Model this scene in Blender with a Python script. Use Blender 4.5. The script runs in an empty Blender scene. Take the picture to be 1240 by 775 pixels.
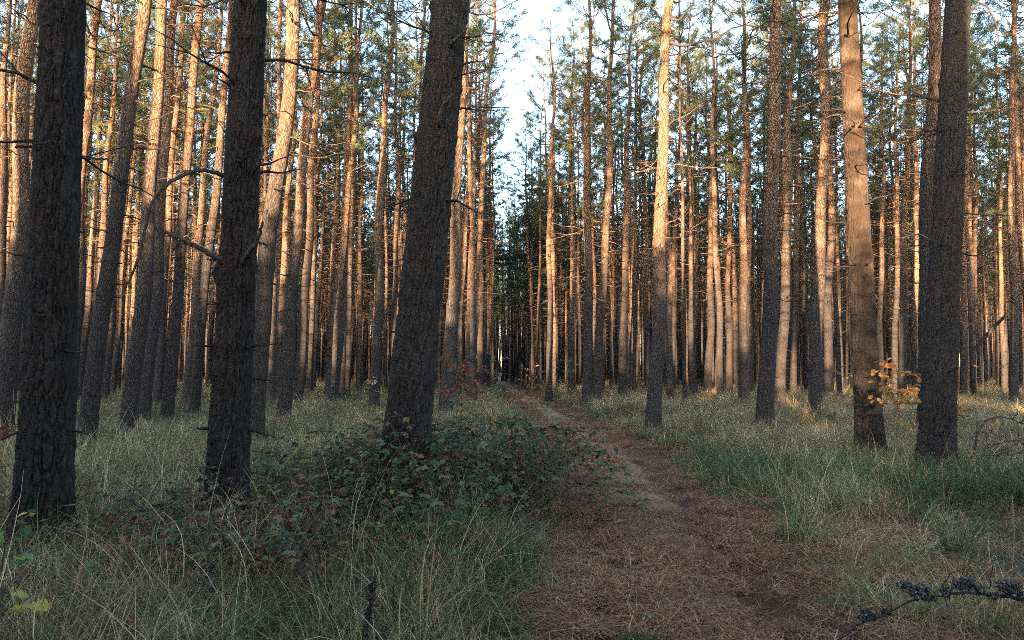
import bpy, math, random
import numpy as np
from mathutils import Vector, Matrix, Euler

R = math.radians
scene = bpy.context.scene
COL = scene.collection

# ------------------------------------------------------------------ camera, sky, sun, exposure
EYE = 1.55
FPX = 950.0                     # focal length in pixels of the 1240 px wide photograph
PITCH = R(3.3)
cam_d = bpy.data.cameras.new('camera')
cam = bpy.data.objects.new('camera', cam_d)
COL.objects.link(cam)
cam_d.sensor_width = 36.0
cam_d.lens = FPX / 1240.0 * 36.0
cam_d.clip_start = 0.05
cam_d.clip_end = 1500.0
cam.location = (0, 0, EYE)
cam.rotation_euler = (R(90) + PITCH, 0, 0)
scene.camera = cam

SUN_EL = R(6.5)
SUN_AZ = R(196.0)               # compass angle from +Y towards +X: behind the camera, to the left
w = bpy.data.worlds.new('World')
scene.world = w
w.use_nodes = True
wn = w.node_tree
bg = wn.nodes['Background']
sky = wn.nodes.new('ShaderNodeTexSky')
sky.sky_type = 'NISHITA'
sky.sun_disc = False
sky.sun_elevation = SUN_EL
sky.sun_rotation = SUN_AZ
sky.air_density = 0.8
sky.dust_density = 1.0
sky.ozone_density = 1.5
wn.links.new(sky.outputs['Color'], bg.inputs['Color'])
bg.inputs['Strength'].default_value = 0.15

sun_d = bpy.data.lights.new('sun', 'SUN')
sun_d.energy = 4.2
sun_d.angle = R(0.5)
sun_d.color = (1.0, 0.70, 0.42)
sun = bpy.data.objects.new('sun', sun_d)
COL.objects.link(sun)
SDIR = Vector((math.sin(SUN_AZ) * math.cos(SUN_EL), math.cos(SUN_AZ) * math.cos(SUN_EL), math.sin(SUN_EL)))
sun.rotation_euler = SDIR.to_track_quat('Z', 'Y').to_euler()

scene.view_settings.view_transform = 'Standard'
scene.view_settings.look = 'None'
scene.view_settings.gamma = 1.0
scene.view_settings.use_curve_mapping = False
scene.view_settings.exposure = 3.62

cy = scene.cycles
cy.max_bounces = 5
cy.diffuse_bounces = 3
cy.glossy_bounces = 1
cy.transmission_bounces = 2
cy.transparent_max_bounces = 4
cy.use_denoising = False
cy.sample_clamp_indirect = 0.5
cy.use_adaptive_sampling = False
cy.filter_width = 0.9

# ------------------------------------------------------------------ helpers
def ray(u, v):
    cx, cz = (u - 620.0) / FPX, (387.5 - v) / FPX
    return Vector((cx, math.cos(PITCH) - cz * math.sin(PITCH), math.sin(PITCH) + cz * math.cos(PITCH)))

def at(u, v, d):
    """The point of the plane Y = d that lies on the line of sight through (u, v) of the photograph."""
    r = ray(u, v)
    return Vector((0, 0, EYE)) + r * (d / r.y)

PATH = np.array([(-3, 0.75), (0, 0.85), (4.25, 1.0), (9, 1.5), (16, 1.7), (24, 1.35), (34, 0.85), (43, 0.4), (62, -0.5), (90, -1.6), (160, -4.0)])

def path_x(y):
    return np.interp(y, PATH[:, 0], PATH[:, 1])

def path_hw(y):
    return np.interp(y, [0, 9, 20, 45, 160], [0.80, 0.92, 1.0, 1.0, 1.0])

def smooth(a, b, x):
    t = np.clip((x - a) / (b - a), 0, 1)
    return t * t * (3 - 2 * t)

def vnoise(x, y, seed=0):
    """Smooth 2-D value noise in 0..1."""
    x = np.asarray(x, float); y = np.asarray(y, float)
    xi, yi = np.floor(x).astype(np.int64), np.floor(y).astype(np.int64)
    fx, fy = x - xi, y - yi
    fx, fy = fx * fx * (3 - 2 * fx), fy * fy * (3 - 2 * fy)
    def h(a, b):
        n = (a * 374761393 + b * 668265263 + seed * 974634777) & 0x7fffffff
        n = ((n ^ (n >> 13)) * 1274126177) & 0x7fffffff
        n = (n ^ (n >> 16)) & 0xffff
        return n / 65535.0
    return (h(xi, yi) * (1 - fx) + h(xi + 1, yi) * fx) * (1 - fy) + (h(xi, yi + 1) * (1 - fx) + h(xi + 1, yi + 1) * fx) * fy

def fbm(x, y, seed=0):
    return 0.55 * vnoise(x, y, seed) + 0.3 * vnoise(x * 2.1 + 7, y * 2.1, seed + 1) + 0.15 * vnoise(x * 4.3, y * 4.3 + 3, seed + 2)

def ground_z(x, y):
    x = np.asarray(x, float); y = np.asarray(y, float)
    t = (x - path_x(y)) / path_hw(y)
    z = 0.16 * (vnoise(x * .23 + 3, y * .23, 5) - .5) + 0.06 * (vnoise(x * .9, y * .9, 6) - .5)
    z = z * smooth(0.6, 1.6, np.abs(t))
    z = z - 0.07 * np.exp(-((t - .58) / .22) ** 2) - 0.05 * np.exp(-((t + .62) / .2) ** 2) + 0.05 * (smooth(.9, 1.4, np.abs(t)) - 1)
    z = z + 0.02 * (vnoise(x * 3, y * 3, 8) - .5)
    return z

def gz(x, y):
    return float(ground_z(x, y))

class MB:
    """Collects quads and triangles with a material index, a random number per piece, then becomes ONE mesh."""
    def __init__(s):
        s.v, s.f, s.m, s.c, s.n = [], [], [], [], 0
    def add(s, verts, faces, mat=0, rnd=0.5):
        verts = np.asarray(verts, float)
        s.v.append(verts)
        s.f.extend([tuple(i + s.n for i in f) for f in faces])
        s.m.extend([mat] * len(faces))
        s.c.append(np.full(len(verts), rnd))
        s.n += len(verts)
    def tube(s, pts, rad, sides=5, mat=0, rnd=0.5, cap=True):
        pts = np.asarray(pts, float); k = len(pts)
        tan = np.gradient(pts, axis=0)
        tan /= np.linalg.norm(tan, axis=1)[:, None] + 1e-9
        ref = np.array([0, 0, 1.0]) if abs(tan[0, 2]) < .8 else np.array([1.0, 0, 0])
        a = np.cross(tan, ref); a /= np.linalg.norm(a, axis=1)[:, None] + 1e-9
        b = np.cross(tan, a)
        th = np.arange(sides) * 2 * math.pi / sides
        rad = np.broadcast_to(np.asarray(rad, float), (k,))
        vv = pts[:, None, :] + rad[:, None, None] * (np.cos(th)[None, :, None] * a[:, None, :] + np.sin(th)[None, :, None] * b[:, None, :])
        ff = [(i * sides + j, i * sides + (j + 1) % sides, (i + 1) * sides + (j + 1) % sides, (i + 1) * sides + j) for i in range(k - 1) for j in range(sides)]
        if cap:
            ff.append(tuple(range(sides))[::-1]); ff.append(tuple((k - 1) * sides + j for j in range(sides)))
        s.add(vv.reshape(-1, 3), ff, mat, rnd)
    def mesh(s, name, mats, smooth_shade=False):
        me = bpy.data.meshes.new(name)
        v = np.concatenate(s.v) if s.v else np.zeros((0, 3))
        me.from_pydata(v.tolist(), [], s.f)
        for m in mats: me.materials.append(m)
        me.polygons.foreach_set('material_index', np.array(s.m, dtype=np.int32))
        if smooth_shade: me.polygons.foreach_set('use_smooth', np.ones(len(s.f), dtype=bool))
        at_ = me.attributes.new('rnd', 'FLOAT', 'POINT')
        at_.data.foreach_set('value', np.concatenate(s.c).astype(np.float32))
        me.update()
        return me

def fast_mesh(name, verts, faces, mats, mat_idx=None, rnd=None, smooth_shade=False):
    """verts (n,3), faces (m,k) all of one size k."""
    me = bpy.data.meshes.new(name)
    n, (m, k) = len(verts), faces.shape
    me.vertices.add(n); me.vertices.foreach_set('co', verts.astype(np.float32).ravel())
    me.loops.add(m * k); me.loops.foreach_set('vertex_index', faces.astype(np.int32).ravel())
    me.polygons.add(m); me.polygons.foreach_set('loop_start', (np.arange(m) * k).astype(np.int32))
    for mt in mats: me.materials.append(mt)
    if mat_idx is not None: me.polygons.foreach_set('material_index', mat_idx.astype(np.int32))
    me.polygons.foreach_set('use_smooth', np.full(m, smooth_shade))
    if rnd is not None:
        a = me.attributes.new('rnd', 'FLOAT', 'POINT'); a.data.foreach_set('value', rnd.astype(np.float32))
    me.update(calc_edges=True)
    me.validate()
    return me

def tag(o, label, cat=None, group=None, kind=None):
    o['label'] = label
    if cat: o['category'] = cat
    if group: o['group'] = group
    if kind: o['kind'] = kind
    return o

def link(name, data, parent=None, loc=None):
    o = bpy.data.objects.new(name, data)
    COL.objects.link(o)
    if parent is not None: o.parent = parent
    if loc is not None: o.location = loc
    return o

# ------------------------------------------------------------------ materials
class NT:
    def __init__(s, name):
        s.mat = bpy.data.materials.new(name); s.mat.use_nodes = True
        s.t = s.mat.node_tree; s.b = s.t.nodes['Principled BSDF']
        s.b.inputs['Specular IOR Level'].default_value = 0.2
        s.b.inputs['Roughness'].default_value = 0.85
    def n(s, ty, **kw):
        x = s.t.nodes.new(ty)
        for k, v in kw.items():
            if k in x.inputs.keys() if hasattr(x.inputs, 'keys') else False: x.inputs[k].default_value = v
            else: setattr(x, k, v)
        return x
    def l(s, a, b): s.t.links.new(a, b)
    def ramp(s, fac, stops):
        r = s.t.nodes.new('ShaderNodeValToRGB')
        e = r.color_ramp.elements
        while len(e) < len(stops): e.new(0.5)
        for i, (p, c) in enumerate(stops):
            e[i].position = p; e[i].color = (*c, 1)
        s.l(fac, r.inputs[0]); return r.outputs[0]
    def mix(s, fac, a, b, mode='MIX'):
        m = s.t.nodes.new('ShaderNodeMix'); m.data_type = 'RGBA'; m.blend_type = mode
        if isinstance(fac, (int, float)): m.inputs[0].default_value = fac
        else: s.l(fac, m.inputs[0])
        for i, c in ((6, a), (7, b)):
            if isinstance(c, tuple): m.inputs[i].default_value = (*c, 1)
            else: s.l(c, m.inputs[i])
        return m.outputs[2]
    def math(s, op, a, b=0.0):
        m = s.t.nodes.new('ShaderNodeMath'); m.operation = op
        for i, c in ((0, a), (1, b)):
            if isinstance(c, (int, float)): m.inputs[i].default_value = c
            else: s.l(c, m.inputs[i])
        return m.outputs[0]
    def maprange(s, x, a, b, c=0., d=1.):
        m = s.t.nodes.new('ShaderNodeMapRange')
        s.l(x, m.inputs[0])
        for i, q in enumerate((a, b, c, d)): m.inputs[i + 1].default_value = q
        return m.outputs[0]
    def coord(s, kind='Object', scale=(1, 1, 1)):
        t = s.t.nodes.new('ShaderNodeTexCoord'); m = s.t.nodes.new('ShaderNodeMapping')
        m.inputs['Scale'].default_value = scale
        s.l(t.outputs[kind], m.inputs[0]); return m.outputs[0]
    def noise(s, co, scale, detail=3, rough=.55):
        x = s.t.nodes.new('ShaderNodeTexNoise'); x.inputs['Scale'].default_value = scale
        x.inputs['Detail'].default_value = detail; x.inputs['Roughness'].default_value = rough
        if co is not None: s.l(co, x.inputs['Vector'])
        return x.outputs['Fac']
    def attr(s, name='rnd'):
        a = s.t.nodes.new('ShaderNodeAttribute'); a.attribute_name = name; return a.outputs['Fac']
    def orand(s):
        return s.t.nodes.new('ShaderNodeObjectInfo').outputs['Random']
    def bump(s, h, strength, dist):
        b = s.t.nodes.new('ShaderNodeBump'); b.inputs['Strength'].default_value = strength
        b.inputs['Distance'].default_value = dist
        s.l(h, b.inputs['Height']); s.l(b.outputs[0], s.b.inputs['Normal'])
    def base(s, c):
        if isinstance(c, tuple): s.b.inputs['Base Color'].default_value = (*c, 1)
        else: s.l(c, s.b.inputs['Base Color'])

def bark_material(name, fine, z0=3.6, z1=8.0, orange=1.0):
    """Scots pine bark: thick grey-brown plates low down, thin orange flakes higher up the stem (local Z in metres)."""
    t = NT(name)
    co = t.coord('Object')
    cs = t.coord('Object', (1, 1, .28))
    sep = t.n('ShaderNodeSeparateXYZ'); t.l(co, sep.inputs[0])
    vor = t.n('ShaderNodeTexVoronoi'); vor.feature = 'DISTANCE_TO_EDGE'; vor.inputs['Scale'].default_value = 26
    wn_ = t.n('ShaderNodeTexNoise'); wn_.inputs['Scale'].default_value = 9; t.l(cs, wn_.inputs['Vector'])
    wm = t.n('ShaderNodeVectorMath'); wm.operation = 'MULTIPLY_ADD'
    t.l(wn_.outputs['Color'], wm.inputs[0]); wm.inputs[1].default_value = (.1, .1, .1); t.l(cs, wm.inputs[2])
    t.l(wm.outputs[0], vor.inputs['Vector'])
    edge = t.maprange(vor.outputs['Distance'], 0, .16)
    n1 = t.noise(cs, 60, 4, .65)
    n2 = t.noise(co, 1.3, 3)
    low = t.ramp(n1, [(.25, (.010, .009, .009)), (.5, (.020, .018, .0175)), (.75, (.058, .054, .053))] if fine else [(.25, (.026, .023, .023)), (.5, (.052, .046, .044)), (.75, (.105, .096, .093))])
    n3 = t.noise(t.coord('Object', (1, 1, .5)), 14, 4, .6)
    up = t.ramp(n3, [(p_, tuple(q_ * orange for q_ in c_)) for p_, c_ in ((.3, (.16, .085, .048)), (.5, (.30, .162, .090)), (.72, (.42, .27, .165)))])
    grey = t.ramp(n1, [(.3, (.17, .135, .11)), (.7, (.33, .27, .22))])
    up = t.mix(t.math('MULTIPLY', t.maprange(t.noise(co, 2.6, 4, .6), .50, .68), .9 if orange == 1 else .3), up, grey)
    hz = t.math('ADD', sep.outputs['Z'], t.math('MULTIPLY', t.math('SUBTRACT', n2, .5), 5.0))
    hz = t.math('ADD', hz, t.math('MULTIPLY', t.math('SUBTRACT', t.orand(), .5), 3.0))
    f = t.maprange(hz, z0, z1)
    c = t.mix(f, low, up)
    if not fine:
        c = t.mix(t.maprange(t.math('MULTIPLY', edge, 1), 0, 1, .0, 1), t.mix(.8, c, (.034, .022, .017)), c)
        kn = t.maprange(t.noise(t.coord('Object', (1, 1, .55)), 7.5, 4, .7), .60, .70)
        c = t.mix(t.math('MULTIPLY', kn, .65), c, (.040, .030, .026))
        c = t.mix(t.maprange(t.noise(co, 5.0, 4, .65), .35, .65), t.mix(.45, c, (.03, .024, .022)), c)
    else:
        c = t.mix(t.maprange(t.attr('rnd'), .0, .6), (.020, .016, .014), c)
        c = t.mix(t.maprange(t.noise(t.coord('Object', (1, 1, .6)), 2.2, 4, .65), .40, .62), c, t.mix(.6, c, (.036, .023, .017)))
        if orange < 1: c = t.mix(edge, t.mix(.6, c, (.030, .018, .012)), c)
        # lichen dusting on the old plates
        li = t.math('MULTIPLY', t.maprange(t.noise(co, 34, 4, .7), .52, .66), t.maprange(t.noise(co, 3.1, 3, .6), .42, .62))
        c = t.mix(t.math('MULTIPLY', li, .5), c, (.095, .10, .088))
    hue = t.n('ShaderNodeHueSaturation'); t.l(c, hue.inputs['Color'])
    t.l(t.maprange(t.orand(), 0, 1, .8, 1.2), hue.inputs['Value'])
    t.base(hue.outputs[0])
    t.b.inputs['Roughness'].default_value = .9
    h = t.math('ADD', t.math('MULTIPLY', edge, .6 if not fine else .0), t.math('MULTIPLY', n1, .5))
    t.bump(h, 1.0 if not fine else .6, .030 if not fine else .008)
    return t.mat

M_BARK = bark_material('pine_bark', False)
M_BARKF = bark_material('pine_bark_plates', True, 8.5, 12.0)
M_BARKO = bark_material('orange_pine_bark_plates', True, 2.2, 5.0, .14)

def leaf_material(name, stops, trans=.3, obj=0.5, hue_noise=True, rough=.6):
    """Thin leaves: colour from the random number each leaf carries, from the plant's own and from where it stands."""
    t = NT(name)
    r = t.math('ADD', t.math('MULTIPLY', t.attr('rnd'), 1 - obj), t.math('MULTIPLY', t.orand(), obj))
    if hue_noise:
        g = t.n('ShaderNodeNewGeometry')
        nn = t.noise(g.outputs['Position'], .45, 2)
        r = t.math('ADD', t.math('MULTIPLY', r, .75), t.math('MULTIPLY', t.maprange(nn, .3, .7), .25))
    c = t.ramp(r, stops)
    t.base(c); t.b.inputs['Roughness'].default_value = rough
    if trans > 0:
        tr = t.n('ShaderNodeBsdfTranslucent'); t.l(c, tr.inputs['Color'])
        mx = t.n('ShaderNodeMixShader'); mx.inputs[0].default_value = trans
        out = t.t.nodes['Material Output']
        t.l(t.b.outputs[0], mx.inputs[1]); t.l(tr.outputs[0], mx.inputs[2]); t.l(mx.outputs[0], out.inputs['Surface'])
    return t.mat

M_NEEDLE = leaf_material('pine_needles', [(.15, (.060, .090, .042)), (.5, (.115, .140, .062)), (.85, (.18, .18, .078))], .35, .35)
M_SPRUCE = leaf_material('spruce_needles', [(.15, (.040, .075, .045)), (.85, (.085, .130, .070))], .3, .3)
M_GREEN = leaf_material('green_grass_blades', [(.25, (.030, .058, .012)), (.5, (.090, .145, .032)), (.72, (.23, .27, .085))], .35, .45)
M_STRAW = leaf_material('straw_blades', [(.27, (.080, .047, .019)), (.46, (.26, .168, .074)), (.60, (.48, .345, .17)), (.76, (.70, .545, .31))], .3, .45)
M_BLUE = leaf_material('blue_green_blades', [(.27, (.024, .052, .024)), (.5, (.070, .122, .056)), (.74, (.23, .27, .14))], .35, .45)
M_BRAMBLE = leaf_material('bramble_leaves', [(.12, (.022, .040, .020)), (.40, (.050, .088, .044)), (.58, (.11, .15, .07)), (.70, (.17, .13, .055)), (.85, (.19, .085, .05))], .2, .3, rough=.6)
M_FERN = leaf_material('dead_bracken', [(.1, (.085, .045, .032)), (.5, (.16, .085, .055)), (.9, (.27, .165, .115))], .2, .3)
M_HERB = leaf_material('bilberry_leaves', [(.1, (.045, .105, .035)), (.5, (.085, .175, .055)), (.9, (.15, .25, .085))], .35, .3)
M_ORANGE = leaf_material('orange_oak_leaves', [(.1, (.17, .075, .028)), (.5, (.29, .14, .045)), (.9, (.40, .25, .09))], .35, .1, False)
M_RED = leaf_material('red_beech_leaves', [(.1, (.14, .035, .020)), (.5, (.25, .065, .032)), (.9, (.32, .13, .065))], .35, .1, False)
M_YELLOW = leaf_material('yellow_leaves', [(.1, (.30, .20, .03)), (.5, (.44, .34, .05)), (.9, (.38, .38, .10))], .35, .1, False)
M_OAKGREEN = leaf_material('green_oak_leaves', [(.1, (.05, .13, .05)), (.5, (.08, .22, .10)), (.8, (.16, .30, .10)), (.95, (.50, .36, .05))], .3, .1, False)
M_TEAL = leaf_material('teal_leaf', [(.1, (.10, .25, .22)), (.9, (.16, .33, .28))], .2, .1, False)
M_LITTER = leaf_material('fallen_needles', [(.05, (.080, .027, .012)), (.38, (.22, .083, .034)), (.70, (.40, .195, .082)), (.95, (.58, .37, .17))], .1, .1)
M_MOSS = leaf_material('moss', [(.1, (.04, .085, .03)), (.9, (.09, .15, .05))], .1, .2)

def wood_material(name, a, b, scale=40):
    t = NT(name)
    c = t.ramp(t.noise(t.coord('Object'), scale, 4, .6), [(.3, a), (.7, b)])
    t.base(c); t.bump(t.noise(t.coord('Object'), scale * 2, 3), .5, .004)
    return t.mat
M_TWIG = wood_material('dead_twig_wood', (.030, .025, .022), (.085, .070, .060))
M_CANE = wood_material('bramble_cane', (.07, .03, .026), (.14, .06, .045))
M_STEM = wood_material('sapling_stem', (.045, .038, .030), (.11, .09, .07))
M_LICHEN = leaf_material('grey_lichen', [(.1, (.032, .026, .028)), (.6, (.075, .064, .062)), (.95, (.19, .20, .18))], 0, .1, False, .9)
M_DARKSTALK = wood_material('dark_dry_stalk', (.016, .013, .013), (.040, .030, .028), 60)

t = NT('forest_soil')
g_ = t.n('ShaderNodeNewGeometry')
P_ = g_.outputs['Position']
c1 = t.ramp(t.noise(P_, 9, 6, .7), [(.3, (.026, .020, .015)), (.5, (.050, .040, .028)), (.7, (.10, .082, .055))])
c2 = t.ramp(t.noise(P_, 14, 6, .7), [(.3, (.022, .032, .016)), (.7, (.065, .072, .038))])
t.base(t.mix(t.maprange(t.noise(P_, .6, 3), .42, .6), c1, c2))
t.bump(t.noise(P_, 22, 6, .7), 1.0, .05)
M_SOIL = t.mat

t = NT('needle_covered_path')
g_ = t.n('ShaderNodeNewGeometry'); P_ = g_.outputs['Position']
uv = t.n('ShaderNodeAttribute'); uv.attribute_name = 'across'
acr = uv.outputs['Fac']
n_big = t.noise(P_, 1.2, 4, .6)
fine = t.noise(P_, 45, 6, .75)
red = t.ramp(fine, [(.28, (.050, .019, .010)), (.5, (.135, .052, .027)), (.72, (.26, .125, .066))])
tan = t.ramp(fine, [(.28, (.14, .076, .038)), (.5, (.30, .185, .095)), (.72, (.48, .34, .19))])
d1 = t.math('ABSOLUTE', t.math('SUBTRACT', acr, .05))
fac = t.math('ADD', t.maprange(d1, .12, .5, 1, 0), t.math('MULTIPLY', t.math('SUBTRACT', n_big, .5), 1.6))
cc = t.mix(t.maprange(fac, .25, .75), red, tan)
t.base(cc)
t.bump(t.noise(P_, 60, 6, .75), 1.0, .03)
M_PATH = t.mat

# ------------------------------------------------------------------ ground and path
def grid_obj(name, xs, ys, zfun, mat, label, attr=None):
    X, Y = np.meshgrid(xs, ys)
    V = np.stack([X, Y, zfun(X, Y)], -1).reshape(-1, 3)
    nx, ny = len(xs), len(ys)
    i = (np.arange(ny - 1)[:, None] * nx + np.arange(nx - 1)[None, :]).ravel()
    F = np.stack([i, i + 1, i + nx + 1, i + nx], 1)
    o = link(name, fast_mesh(name, V, F, [mat], smooth_shade=True))
    return o

def axis(lo, hi, near, far, c=0.0):
    out = [c]; s = near; x = c
    while x < hi: x += s; out.append(min(x, hi)); s = min(s * 1.045, far)
    s = near; x = c; left = []
    while x > lo: x -= s; left.append(max(x, lo)); s = min(s * 1.045, far)
    return np.array(left[::-1] + out)

def far_z(x, y):
    r = np.hypot(x, y)
    return ground_z(x, y) * (1 - smooth(100, 160, r)) - 0.0
g = grid_obj('ground', axis(-420, 420, .12, 25, 1.0), axis(-300, 700, .12, 25, 6.0), far_z, M_SOIL, '')
tag(g, 'mossy forest floor under the grass on both sides of the path', 'ground', kind='structure')

ys = np.concatenate([np.arange(-3, 14, .06), np.arange(14, 40, .15), np.arange(40, 130, .5)])
ts = np.linspace(-1.25, 1.25, 61)
Yp = np.repeat(ys[:, None], len(ts), 1)
wob = 1 + .22 * (vnoise(Yp * 1.3, np.sign(ts)[None, :] * 9 + 0 * Yp, 21) - .5) + .12 * (vnoise(Yp * 5, np.sign(ts)[None, :] * 5 + 0 * Yp, 22) - .5)
Xp = path_x(Yp) + ts[None, :] * path_hw(Yp) * wob
edge = smooth(1.0, 1.25, np.abs(ts))[None, :]
Zp = ground_z(Xp, Yp) + .012 - edge * .05
Zp += .018 * (vnoise(Xp * 9, Yp * 9, 30) - .5) + .01 * (vnoise(Xp * 24, Yp * 24, 31) - .5)
V = np.stack([Xp, Yp, Zp], -1).reshape(-1, 3)
nx, ny = len(ts), len(ys)
i = (np.arange(ny - 1)[:, None] * nx + np.arange(nx - 1)[None, :]).ravel()
pm = fast_mesh('path', V, np.stack([i, i + 1, i + nx + 1, i + nx], 1), [M_PATH], smooth_shade=True)
pa = pm.attributes.new('across', 'FLOAT', 'POINT'); pa.data.foreach_set('value', np.tile(ts, ny).astype(np.float32))
p = link('path', pm)
tag(p, 'reddish needle covered forest path with a tan strip between two wheel tracks', 'path', kind='structure')

# ------------------------------------------------------------------ pine parts
H = 20.0
def stem_radius(z):
    z = np.asarray(z, float)
    return 0.2 * (np.clip(1 - z / (H + .3), 0, 1) ** .72 / (1 - 1.3 / (H + .3)) ** .72 + .34 * np.exp(-z / .30) + .05 * np.exp(-z / 1.2))

def cellular(U, Vv, nu, seed):
    """Distances to the nearest and second nearest jittered cell point, cells wrapping nu times round the stem."""
    rs = np.random.default_rng(seed)
    NV = 512
    jx, jy, cr = rs.random((nu, NV)), rs.random((nu, NV)), rs.random((nu, NV))
    iu, iv = np.floor(U).astype(int), np.floor(Vv).astype(int)
    f1 = np.full(U.shape, 9.); f2 = np.full(U.shape, 9.); cid = np.zeros(U.shape)
    for a in (-1, 0, 1):
        for b in (-1, 0, 1):
            k, l_ = (iu + a) % nu, (iv + b) % NV
            d = np.hypot(iu + a + jx[k, l_] - U, iv + b + jy[k, l_] - Vv)
            near = d < f1
            f2 = np.where(near, f1, np.minimum(f2, d))
            cid = np.where(near, cr[k, l_], cid)
            f1 = np.where(near, d, f1)
    return f1, f2, cid

def near_trunk(seed, dia, scars=()):
    """A stem of fissured plates, in real metres; only its lower seven metres are finely cut."""
    rs = np.random.default_rng(seed)
    nth = 190
    zs = np.concatenate([np.arange(-.15, 7.0, .0115), np.linspace(7.0, H, 60)])
    th = np.arange(nth) * 2 * math.pi / nth
    T, Z = np.meshgrid(th, zs)
    k = dia / .4
    R0 = stem_radius(np.maximum(Z, 0)) * k
    circ = 2 * math.pi * .2 * k
    nu = 2 * int(round(circ / .088))
    U = T / (2 * math.pi) * nu
    wrp = vnoise(np.cos(T) * 3 + 9, Z * 3 + np.sin(T) * 3, seed) - .5
    wrp2 = vnoise(np.cos(T) * 9 + 9, Z * 11 + np.sin(T) * 9, seed + 1) - .5
    f1, f2, cid = cellular(U + 1.1 * wrp + .6 * wrp2, Z / .20 + .8 * wrp2 + 40, nu, seed)
    e1, e2, eid = cellular(U * .5 + .9 * wrp + .5 * wrp2 + 3, Z / .36 + .9 * wrp2 + 80, max(6, nu // 2), seed + 9)
    msk = smooth(.42, .58, vnoise(np.cos(T) * 1.6 + 5, Z * 1.1 + np.sin(T) * 1.6, seed + 11))
    plate = smooth(0.02, .34, f2 - f1) * (1 - msk) + smooth(0.0, .22, e2 - e1) * (.75 + .25 * smooth(.02, .34, f2 - f1)) * msk
    cid = cid * (1 - msk) + (.6 * eid + .3 * cid) * msk
    nu2 = nu * 2 + 3
    g1, g2, gid = cellular(T / (2 * math.pi) * nu2 + .8 * wrp2, Z / .06 + 1.5 * wrp + 60, nu2, seed + 5)
    flake = smooth(0, .3, g2 - g1)
    fade = 1 - smooth(4.5, 7.0, Z) * (.45 if seed == 14 else .7)
    bottom = 1 + .5 * np.exp(-np.maximum(Z, 0) / .8)
    h = (plate * .019 + cid * plate * .010) * bottom + flake * (.0035 + .004 * gid)
    h += .004 * (vnoise(T * 30, Z * 60, seed + 2) - .5)
    rr = R0 + (h - .022) * fade
    # old branch collars and whorl swellings
    zk = .9
    while zk < 6.8:
        rr += .005 * np.exp(-((Z - zk) / .05) ** 2) * (0.3 + vnoise(T * 1.5, Z * 0 + zk * 7, seed + 7))
        for q in range(rs.integers(1, 4)):
            tk = rs.random() * 2 * math.pi
            dt = np.angle(np.exp(1j * (T - tk)))
            rr += (.010 + .012 * rs.random()) * np.exp(-((dt * R0 / .045) ** 2 + ((Z - zk) / .055) ** 2))
        zk += .55 + .35 * rs.random()
    for (zk, tk, amp, sx, sz) in scars:
        dt = np.angle(np.exp(1j * (T - tk)))
        rr += amp * np.exp(-((dt * R0 / sx) ** 2 + ((Z - zk) / sz) ** 2))
    rr *= 1 + .05 * np.sin(T * 2 + seed) + .11 * np.sin(T * 5 + 2 * seed + np.sin(T)) * np.exp(-np.maximum(Z, 0) / .38)
    V = np.stack([rr * np.cos(T), rr * np.sin(T), Z], -1).reshape(-1, 3)
    nz = len(zs)
    a = np.arange(nz - 1)[:, None] * nth; b = np.arange(nth)[None, :]; b2 = (b + 1) % nth
    F = np.stack([(a + b).ravel(), (a + b2).ravel(), (a + nth + b2).ravel(), (a + nth + b).ravel()], 1)
    return fast_mesh('trunk', V, F, [M_BARKO if seed == 14 else M_BARKF], rnd=(plate * .7 + flake * .3).ravel(), smooth_shade=True)

def mid_trunk(seed):
    """A stem for trees further off: slightly crooked, its branch scars as small swellings; diameter 0.4 m, height 20 m."""
    rs = np.random.default_rng(seed)
    nth = 22
    zs = np.concatenate([np.linspace(-.15, .6, 8), np.linspace(.7, H, 120)])
    T, Z = np.meshgrid(np.arange(nth) * 2 * math.pi / nth, zs)
    rr = stem_radius(np.maximum(Z, 0)) * (1 + .06 * (vnoise(T * 1.2, Z * 2.2, seed) - .5) + .03 * np.sin(2 * T + seed))
    for k in range(34):
        zk = rs.uniform(1, 17); tk = rs.random() * 6.28
        dt = np.angle(np.exp(1j * (T - tk)))
        rr += .03 * np.exp(-((dt * .2 / .07) ** 2 + ((Z - zk) / .09) ** 2))
    ph = rs.random(4) * 6.28
    env = smooth(0, 4, Z) * (1 + smooth(8, 18, Z))
    bx = env * (.06 * np.sin(Z * .55 + ph[0]) + .035 * np.sin(Z * 1.3 + ph[1]))
    by = env * (.06 * np.sin(Z * .5 + ph[2]) + .035 * np.sin(Z * 1.2 + ph[3]))
    V = np.stack([rr * np.cos(T) + bx, rr * np.sin(T) + by, Z], -1).reshape(-1, 3)
    nz = len(zs)
    a = np.arange(nz - 1)[:, None] * nth; b = np.arange(nth)[None, :]; b2 = (b + 1) % nth
    F = np.stack([(a + b).ravel(), (a + b2).ravel(), (a + nth + b2).ravel(), (a + nth + b).ravel()], 1)
    fx = lambda z: np.array([np.interp(z, zs, bx[:, 0]), np.interp(z, zs, by[:, 0]), z])
    return fast_mesh('trunk', V, F, [M_BARK], smooth_shade=True), fx

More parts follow.
